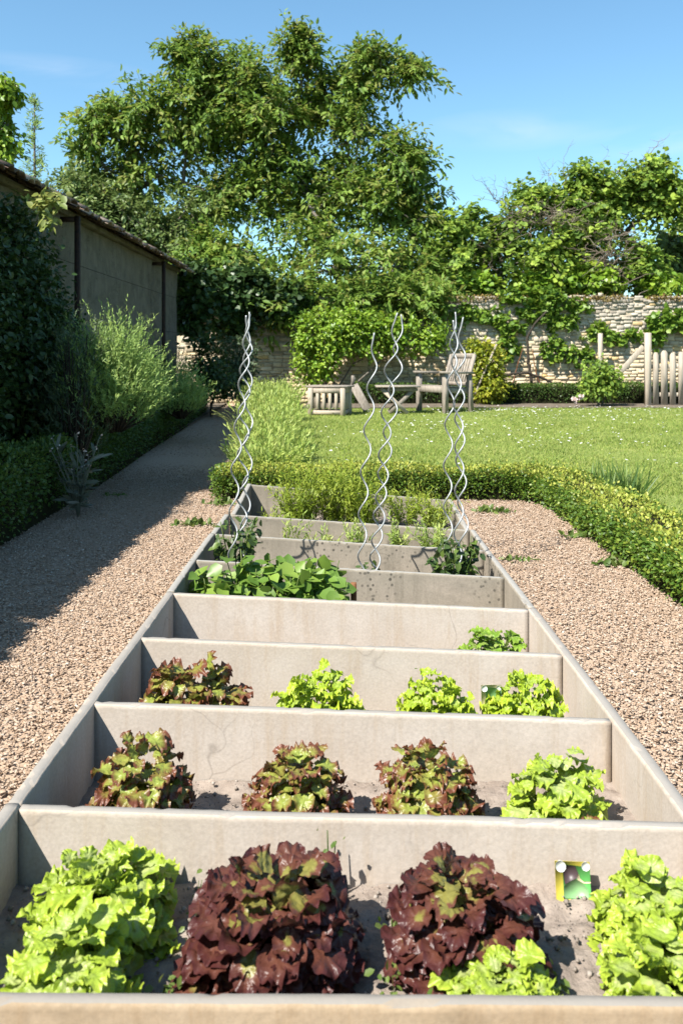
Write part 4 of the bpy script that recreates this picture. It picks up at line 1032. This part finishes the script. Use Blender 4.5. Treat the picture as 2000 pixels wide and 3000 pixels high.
bk = bpy.data.objects.new('backrest', None); COL.objects.link(bk); bk.parent = ch
def bpart(nm, mb): mb.build(nm, M['oldwood']).parent = bk
def bfix():
    for c in bk.children: c.location = (-ax_, -ay, -az_)
for s_ in (-.27, .27):
    mb = MB(); beam(mb, cpt(-.25, s_, .40), cpt(-.42, s_, .93), .05, .045, up=(fv[0], fv[1], 0)); bpart('stile', mb)
mb = MB(); beam(mb, cpt(-.415, -.25, .90), cpt(-.415, .25, .90), .04, .085, up=(fv[0]*.3, fv[1]*.3, 1)); bpart('top_rail', mb)
mb = MB(); beam(mb, cpt(-.262, -.25, .45), cpt(-.262, .25, .45), .035, .06, up=(fv[0]*.3, fv[1]*.3, 1)); bpart('bottom_rail', mb)
for k in range(9):
    s_ = -.216 + k*.054
    mb = MB(); beam(mb, cpt(-.272, s_, .482), cpt(-.400, s_, .86), .036, .018, up=(fv[0], fv[1], 0)); bpart('slat', mb)
bfix()
# picket fence
fy = 15.9; fz = float(lawn_z(fy)); fx = px_x(1487, fy)
fn = thing('picket_fence', (fx, fy, fz), 'pale unpainted picket fence with tall end post at the right edge', 'fence')
mb = MB(); box(mb, (fx, fy, fz+.66), (.10, .10, 1.34), bev=.008); mb.build('post', M['palewood'], fn)
mb = MB(); beam(mb, (fx-.06, fy+.06, fz+1.08), P(1372, 912, fy+.1), .09, .05, up=(0,-1,0)); mb.build('brace', M['palewood'], fn)
for z_ in (.20, .72):
    mb = MB(); box(mb, (fx+.88, fy+.04, fz+z_), (1.64, .035, .075)); mb.build('rail', M['palewood'], fn)
for k in range(10):
    mb = MB(); x_ = fx+.15+k*.155; h_ = .96 + R.normal()*.015; w_ = .050 + R.normal()*.004
    poly = [(-w_, 0), (w_, 0), (w_, h_-.05), (w_*.4, h_), (-w_*.4, h_), (-w_, h_-.05)]
    v = [(x_+a, fy-.001, fz+b+.02) for a, b in poly] + [(x_+a, fy+.021, fz+b+.02) for a, b in poly]
    mb.add(v, [np.arange(6)[None,:], (np.arange(6)[::-1]+6)[None,:], np.array([[i+6, (i+1) % 6+6, (i+1) % 6, i] for i in range(6)])]); mb.build('picket', M['palewood'], fn)
for k, (px, pt, lb) in enumerate(((1083+20, 905, 'thin pale cane leaning in front of the yellow shrub'), (1395, 745, 'pale post standing at the wall behind the rose bush'))):
    mb = MB()
    if k == 0: beam(mb, P(1090, 905, 15.9), P(1140, 790, 16.0), .03, .03, up=(0,-1,0))
    else: box(mb, P(1378, 830, 17.0), (.08, .06, 1.10))
    tag(mb.build('garden_cane' if k == 0 else 'wooden_post', M['palewood']), lb, 'cane' if k == 0 else 'post')

# ------------------------------------------------------------------ trees
def sublobes(lobes, per, f=(.30, .55), fill=.75):
    out = []
    for c, r in lobes:
        c = np.asarray(c, float); r = np.asarray(r, float)
        m = max(3, int(per*R.uniform(.8, 1.2)))
        d = rdir(m)
        for q in range(m):
            k = R.uniform(*f); rad_ = (fill + (1-fill)*R.random())*(1-k*.55)
            out.append((c + d[q]*r*rad_, np.maximum(r*k*R.uniform(.8, 1.2, 3), .12)))
    return out
def tree(name, label, lobes, dens, per, spread, leaf, mat, base, rt, tpl=LEAF, droop=.5, barkm='bark', group=None, shell=.28, extra=120, wild=.7, fork=.35, sub=9, f=(.30, .55), spray=None):
    tw, out = blob_twigs(sublobes(lobes, sub, f), dens, shell=shell)
    t2, o2 = blob_twigs(lobes, dens*(.45 if spray else .9), shell=.15); k2 = R.uniform(0, .28, (len(t2), 1))*.5; tw = np.concatenate([tw, t2 + o2*k2]); out = np.concatenate([out, o2])
    o = thing(name, base, label, 'tree', group)
    mb = MB(); st = MB()
    if spray: sprays(mb, st, tw, out, *spray, leaf=leaf, tpl=tpl)
    else: foliage(mb, tw, out, per, spread, leaf, tpl, droop, wild=wild)
    mb.build('crown', mat, o)
    base = np.asarray(base, float)
    C = np.array([c for c, r in lobes]); top = C.mean(0)
    fk = base*(1-fork) + np.array([top[0], top[1], top[2]])*fork
    limb(st, base, fk, rt, rt*.75, 9, .03)
    order = np.argsort(np.linalg.norm(C-fk, axis=1)); nodes = [fk]
    for i in order:
        nd = min(nodes, key=lambda q: np.linalg.norm(q-C[i]) + .35*np.linalg.norm(q-fk))
        pts = limb(st, nd, C[i], rt*.42 if np.allclose(nd, fk) else rt*.22, rt*.12, 9, .03, .05)
        nodes += [pts[4], C[i]]
    for i in R.choice(len(tw), min(extra, len(tw)), replace=False):
        k = np.argmin(np.linalg.norm(C-tw[i], axis=1)); limb(st, C[k]+R.normal(size=3)*.1, tw[i], rt*.09, rt*.03, 6, .06)
    st.build('trunk', M[barkm], o, True)
    return o
TY = 19.4
wl = [(818,178,40,34,.1), (815,235,46,42,.1), (560,240,90,70,.4), (730,240,80,60,.3), (600,370,90,60,.5), (430,330,90,60,.4), (800,420,90,60,.3), (300,330,70,50,.3), (470,490,90,50,.6), (920,430,50,50,.1), (480,180,60,40,.3), (470,125,62,42,0), (425,110,28,26,0), (590,165,95,62,.3), (690,130,34,50,0), (697,80,13,28,0), (755,205,62,62,.3), (890,135,70,28,0), (940,150,40,18,-.2), (845,118,36,16,0), (340,250,105,55,0), (225,280,55,42,-.2), (195,320,35,30,0), (470,255,125,88,.1),
      (640,275,135,95,.2), (800,310,75,62,0), (900,350,75,48,-.2), (955,375,34,32,-.2), (240,385,70,40,0), (350,400,100,58,.1), (520,425,105,66,.2), (690,430,160,105,.2), (860,455,115,85,0), (960,500,70,62,0),
      (300,480,60,30,.4), (480,560,70,66,0), (440,590,50,50,.2), (600,600,120,90,-.4), (770,620,150,80,-.5), (900,620,110,75,-.3), (1010,570,55,60,0), (1030,640,50,50,0), (570,680,50,34,-.3), (680,670,80,34,-.4), (850,685,85,32,-.3), (900,690,60,22,-.1), (960,672,45,24,-.9), (780,700,80,20,0), (985,640,40,30,-.8), (610,640,110,60,.3), (760,560,110,60,-.2), (940,600,80,60,.1), (700,690,120,26,-.2), (500,600,60,40,-.2), (960,670,50,30,-.2)]
lob = []
for a, b, c, d, e in wl:
    yy = TY + e*1.3 if b < 545 else (np.interp(b, [545, 600, 650, 670], [18.8, 18.3, 18.0, 17.6]) + e*.2 + (.6 if a > 900 else 0))
    k = yy/F; kk = .84 if b < 545 else .93; lob.append((P(a, b + (10 if b < 250 else 0), yy), (c*k*kk, max(.25, (c+d)*.5*k*.9)*(1 if b < 545 else .6 if b < 650 else .35), d*k*kk)))
for a, b, c, d in [(860,690,70,20), (760,697,80,20), (930,680,50,20), (985,690,26,16), (640,690,70,26), (560,690,60,30)]:
    k = 17.15/F; lob.append((P(a, b, 17.15), (c*k, .16, d*k)))
tree('walnut_tree', 'large spreading walnut tree overhanging the stone wall and dominating the sky', lob, 6.0, 30, .15, .15, M['walnut'], (P(610, 880, TY+.1)*[1,1,0]+[0,0,.0]), .20, LANCE, .45, shell=.42, extra=260, fork=.42, sub=10, f=(.28, .58), spray=(.75, 26))

def lobs(L, Y, dk=1.0):
    k = Y/F; return [(P(a, b, Y + e), (c*k, max(.15, (c+d)*.5*k*dk), d*k)) for a, b, c, d, e in L]
tree('thicket_tree', 'bright green overgrown tree right beside the walnut, behind the stone wall', lobs([(1060,520,45,42,0), (1100,580,75,60,-.3), (1045,620,40,50,-.3), (1170,520,60,50,0), (1215,590,75,70,-.4), (1120,650,80,32,-.5)], 19), 8, 32, .11, .095, M['thicket'], (P(1120, 800, 19)*[1,1,0]), .10, ROUND, .3, shell=.4, spray=(.6, 26))
tree('thicket_tree', 'tangled bright green tree with spiky tops at centre right behind the wall', lobs([(1250,470,52,38,0), (1310,470,45,42,0), (1225,455,22,22,0), (1335,425,20,38,0), (1345,470,42,38,0), (1375,420,22,36,0), (1300,550,80,50,-.3), (1365,560,55,50,-.2), (1280,640,70,45,-.5), (1350,640,70,38,-.4)], 19.3), 8.5, 32, .11, .095, M['thicket'], (P(1300, 800, 19.3)*[1,1,0]), .10, ROUND, .3, shell=.42, spray=(.6, 26))
tree('thicket_tree', 'ivy hung tree with a thick dark leaning trunk at the upper right', lobs([(1490,400,38,36,0), (1465,440,34,36,0), (1535,425,36,40,0), (1510,470,40,26,0), (1560,480,34,30,0), (1415,455,24,34,0), (1400,510,30,28,0), (1475,580,34,46,-.3), (1490,640,34,40,-.4), (1430,640,50,30,-.3)], 19.2), 9, 32, .11, .095, M['thicket'], (P(1445, 800, 19.2)*[1,1,0]), .26, ROUND, .3, 'darkbark', shell=.45, fork=.55, spray=(.55, 24))
tree('thicket_tree', 'dark green feathery tree at the right photo edge behind the wall', lobs([(1545,560,38,36,0), (1560,620,40,40,0), (1590,520,30,60,0), (1520,650,40,26,-.2)], 20.5), 13, 20, .12, .13, M['ash'], (P(1560, 800, 20.5)*[1,1,0]), .10, LEAF, .5, spray=(.6, 20))
shrub('thicket_shrub', lobs([(1380,645,60,20,0), (1250,650,80,22,0), (1090,650,60,20,0), (1520,655,50,16,0)], 18.4), 34, 14, .08, .10, M['bright'], 'low bright green undergrowth along the top of the stone wall', 'undergrowth', ROUND, base=(P(1250, 790, 18.4)*[1,1,0]))
# dead vine tangles and bare twigs over the thicket
def tangle(name, px, py, Y, rx, ry, n, label, up=0.0, r=.006):
    mb = MB(); c = P(px, py, Y); k = Y/F
    for _ in range(n):
        a = c + R.normal(size=3)*[rx*k*.5, .2, ry*k*.5]; d = rdir(1)[0]*[1,.4,.6] + [0,0,up]
        L = R.uniform(.3, .9)*(1 if not up else .7); t = np.linspace(0, 1, 9)[:,None]
        w = np.cumsum(R.normal(size=(9,3))*.03, 0)
        tube(mb, a + d*L*t + w, np.linspace(r, r*.35, 9), 4, rnd=R.random())
        if up:
            for q in (3, 5, 6):
                s = (a + d*L*t + w)[q]; tube(mb, s + (rdir(1)[0]*[1,.3,.5]+[0,0,.4])*.22*np.linspace(0, 1, 4)[:,None], np.linspace(r*.5, r*.25, 4), 4, rnd=R.random())
    tag(mb.build(name, M['twig']), label, 'dead vine', 'dead vines on the thicket')
tangle('dead_vine', 1210, 500, 18.6, 70, 26, 60, 'mat of pale dead vine stems on the thicket top')
tangle('dead_vine', 1290, 515, 18.7, 60, 22, 45, 'brown dead vine tangle right of the pale mat')
tangle('dead_vine', 1390, 560, 18.4, 40, 60, 60, 'hanging dead vines beside the dark trunk')
tangle('dead_vine', 1405, 600, 18.35, 40, 70, 70, 'pale hanging stems in front of the dark trunk', r=.011)
tangle('dead_vine', 1250, 500, 18.5, 90, 30, 60, 'broad brown mat of dead stems crowning the thicket', r=.008)
tangle('dead_vine', 1130, 590, 18.5, 40, 40, 60, 'sparse grey stems low in the thicket near the walnut', r=.008)
tangle('dead_vine', 1150, 455, 19, 50, 18, 9, 'bare twigs against the sky right of the walnut', 1.0, .007)
tangle('dead_vine', 1275, 420, 19, 45, 14, 8, 'bare twigs against the sky above the pale mat', 1.0, .006)
tangle('dead_vine', 1385, 410, 19, 14, 20, 4, 'single bare upright twig against the sky at right', 1.0, .007)
tangle('dead_vine', 1488, 370, 19, 10, 14, 4, 'bare twisted twig topping the ivy hung tree', 1.0, .009)
# trees beyond the left wall
tree('leafy_tree', 'bright green leafy tree cut by the left photo edge above the wall', lobs([(-8,225,20,34,0), (12,212,14,18,0), (-50,270,40,60,0), (-15,300,26,22,0), (0,345,36,20,0), (-50,370,50,50,0)], 12), 34, 16, .06, .09, M['bright'], (P(-40, 900, 12)*[1,1,0]), .12, LEAF, .8)
cb_ = P(82, 900, 14)*[1,1,0]; ctop = P(79, 226, 14)
o = thing('young_conifer', cb_, 'slender young conifer with bare spire above the left wall', 'tree')
cr_m, st_m = MB(), MB(); tube(st_m, np.stack([cb_*(1-t)+ctop*t for t in np.linspace(0, 1, 12)]), np.linspace(.06, .008, 12), 6)
for q in range(110):
    t = .55 + .45*R.random()**1.0; hgt = ctop[2]*t; Lb = .03 + .75*(1-t)**.95*R.uniform(.5, 1.15); a = R.uniform(0, 2*np.pi)
    p0 = np.array([cb_[0]*(1-t)+ctop[0]*t, 14, hgt]); dd = np.array([math.cos(a), math.sin(a), .35]); tt = np.linspace(0, 1, 5)[:,None]
    pp = p0 + dd*Lb*tt; tube(st_m, pp, np.linspace(.012, .004, 5)*min(1, .3+Lb), 4)
    m = int(8 + Lb*60); u_ = R.uniform(.15, 1.05, m)[:,None]
    scatter(cr_m, NARROW, p0 + dd*Lb*u_ + R.normal(size=(m,3))*.025, rdir(m)+dd*.6+[0,0,.3], rdir(m)+[0,0,.6], R.uniform(.05, .10, m))
for q_, nm, mt in ((cr_m, 'crown', 'rosemary'), (st_m, 'trunk', 'bark')):
    b = q_.build(nm, M[mt]); b.parent = o; b.location = (-cb_[0], -cb_[1], 0)
tree('ash_tree', 'light green ash tree behind the left wall below the walnut', lobs([(175,430,40,26,0), (240,470,65,36,0), (320,510,75,40,0), (390,545,60,42,0), (290,540,90,50,0), (210,500,60,50,0), (420,490,45,34,0)], 19), 12, 22, .14, .13, M['ash'], (P(300, 950, 19)*[1,1,0]), .15, LANCE, .6, spray=(.75, 26))
shrub('dark_bush', [at(480, 830, 14.6, 34, 55, .35), at(500, 870, 14.2, 40, 40, .35)], 50, 18, .07, .07, M['darkleaf'], 'dark bush under the walnut at the end of the left border', 'bush', base=(-2.3, 14.5, .05))
shrub('dark_bush', [at(548, 830, 15.8, 38, 55, .35), at(545, 870, 15.4, 40, 36, .35)], 50, 18, .07, .07, M['lavender'], 'dusky grey green bush at the end of the path before the wall', 'bush', base=(-1.95, 15.8, .05))
for px, py, h, n, lb in ((450, 1208, .045, 60, 'flat green weed patch on the sunny left path near the bed'), (1330, 1235, .05, 60, 'weed patch on the right path under the curved hedge'), (1410, 1300, .05, 50, 'weed clump at the foot of the right hedge halfway along'),
                         (1130, 1178, .05, 60, 'weed patch on the path at the far right corner of the bed'), (505, 1160, .05, 50, 'weeds on the path beside the left end of the curved hedge'), (265, 1140, .03, 40, 'weed patch in the shaded left path'), (1180, 1290, .03, 30, 'few weeds against the outside of the right side panel')):
    Yw = F*(H+.03)/(py-822)
    mb = MB(); b0 = R.normal(size=(n,3))*[.055,.03,0]
    tube(mb, np.stack([np.linspace(b0[:,0].min(), b0[:,0].max(), 6), np.zeros(6), np.full(6, .004)], 1), .003, 4)
    scatter(mb, LEAF, b0, rdir(n)+[0,0,.5], rdir(n)+[0,0,1], h*R.uniform(.5,1.2,n))
    o = mb.build('path_weed', M['weed']); o.location = (px_x(px, Yw), Yw, -.022); tag(o, lb, 'weed', 'weeds on the paths')
# ivy at the dark corner
shrub('ivy', [at(428, 655, 15.8, 20, 46, .25), at(425, 720, 15.8, 20, 40, .25), at(450, 650, 15.8, 22, 50, .3), at(490, 690, 16.6, 55, 60, .3), at(560, 660, 16.9, 60, 50, .3), at(640, 690, 17.0, 60, 40, .25), at(450, 730, 15.7, 22, 50, .25), at(540, 740, 17.0, 50, 30, .2)], 50, 18, .08, .10, M['darkleaf'], 'dark ivy filling the shaded corner where the two walls meet', 'ivy', ROUND, stem=False, base=(P(490, 900, 16)*[1,1,0]+[0,0,.1]))

# ------------------------------------------------------------------ sky, sun, camera
K = (.58, .60, -1.0)
sun_el = math.atan2(1.0, math.hypot(K[0], K[1])); 
w = bpy.data.worlds.new('World'); sc.world = w; w.use_nodes = True
nt = w.node_tree; nt.nodes.clear()
sky = nt.nodes.new('ShaderNodeTexSky'); sky.sky_type = 'NISHITA'; sky.sun_disc = False
sky.sun_elevation = sun_el; sky.sun_rotation = math.atan2(-K[0], -K[1]); sky.air_density = 1.0; sky.dust_density = .35; sky.ozone_density = .6
bg = nt.nodes.new('ShaderNodeBackground'); bg.inputs[1].default_value = .064
out = nt.nodes.new('ShaderNodeOutputWorld')
# thin wisps of cirrus
tc = nt.nodes.new('ShaderNodeTexCoord'); mp = nt.nodes.new('ShaderNodeMapping'); mp.inputs['Scale'].default_value = (3.2, 3.2, 16)
nt.links.new(tc.outputs['Generated'], mp.inputs[0])
nz = nt.nodes.new('ShaderNodeTexNoise'); nz.inputs['Scale'].default_value = 1.3; nz.inputs['Detail'].default_value = 7; nz.inputs['Distortion'].default_value = .5
nt.links.new(mp.outputs[0], nz.inputs['Vector'])
cl = ramp(nt, nz.outputs['Fac'], [(.40, (0,0,0)), (.72, (1,1,1))])
def patch(d, sc_):
    vm = nt.nodes.new('ShaderNodeVectorMath'); vm.operation = 'SUBTRACT'; nt.links.new(tc.outputs['Generated'], vm.inputs[0]); vm.inputs[1].default_value = Vector(d).normalized()
    v2 = nt.nodes.new('ShaderNodeVectorMath'); v2.operation = 'MULTIPLY'; nt.links.new(vm.outputs[0], v2.inputs[0]); v2.inputs[1].default_value = sc_
    v3 = nt.nodes.new('ShaderNodeVectorMath'); v3.operation = 'LENGTH'; nt.links.new(v2.outputs[0], v3.inputs[0])
    return ramp(nt, v3.outputs['Value'], [(0, (1,1,1)), (1, (0,0,0))])
pm = math_(nt, 'ADD', patch((.185, 1, .262), (9, 3, 42)), math_(nt, 'ADD', patch((-.33, 1, .33), (9, 3, 60)), patch((.36, 1, .25), (10, 3, 50))))
cl = math_(nt, 'MULTIPLY', cl, math_(nt, 'MINIMUM', pm, 1.0))
skc = mix(nt, 1.0, sky.outputs[0], (.95, 1.28, 1.32), 'MULTIPLY')
mx = mix(nt, math_(nt, 'MULTIPLY', cl, .45), skc, (6.5, 6.8, 7.6))
nt.links.new(mx, bg.inputs[0]); nt.links.new(bg.outputs[0], out.inputs[0])

sl = bpy.data.lights.new('sun', 'SUN'); sl.energy = 5.0; sl.angle = math.radians(.55); sl.color = (1, .955, .87)
so = bpy.data.objects.new('sun', sl); COL.objects.link(so)
so.rotation_euler = Vector(K).to_track_quat('-Z', 'Y').to_euler(); so.location = (-6, -6, 12)

cd = bpy.data.cameras.new('camera'); co = bpy.data.objects.new('camera', cd); COL.objects.link(co)
cd.sensor_fit = 'HORIZONTAL'; cd.sensor_width = 24; cd.lens = 24*F/1568
cd.shift_x = -12/1568; cd.shift_y = -(1176-822)/1568
cd.clip_start = .05; cd.clip_end = 1000
cd.dof.use_dof = True; cd.dof.focus_distance = 3.4; cd.dof.aperture_fstop = 6.3
co.location = (0, 0, H); co.rotation_euler = (math.radians(90), 0, 0)
sc.camera = co
sc.view_settings.view_transform = 'Standard'; sc.view_settings.look = 'None'; sc.view_settings.gamma = 1; sc.view_settings.exposure = 1.38
cy_ = sc.cycles
cy_.max_bounces = 6; cy_.diffuse_bounces = 3; cy_.glossy_bounces = 2; cy_.transmission_bounces = 4; cy_.transparent_max_bounces = 4
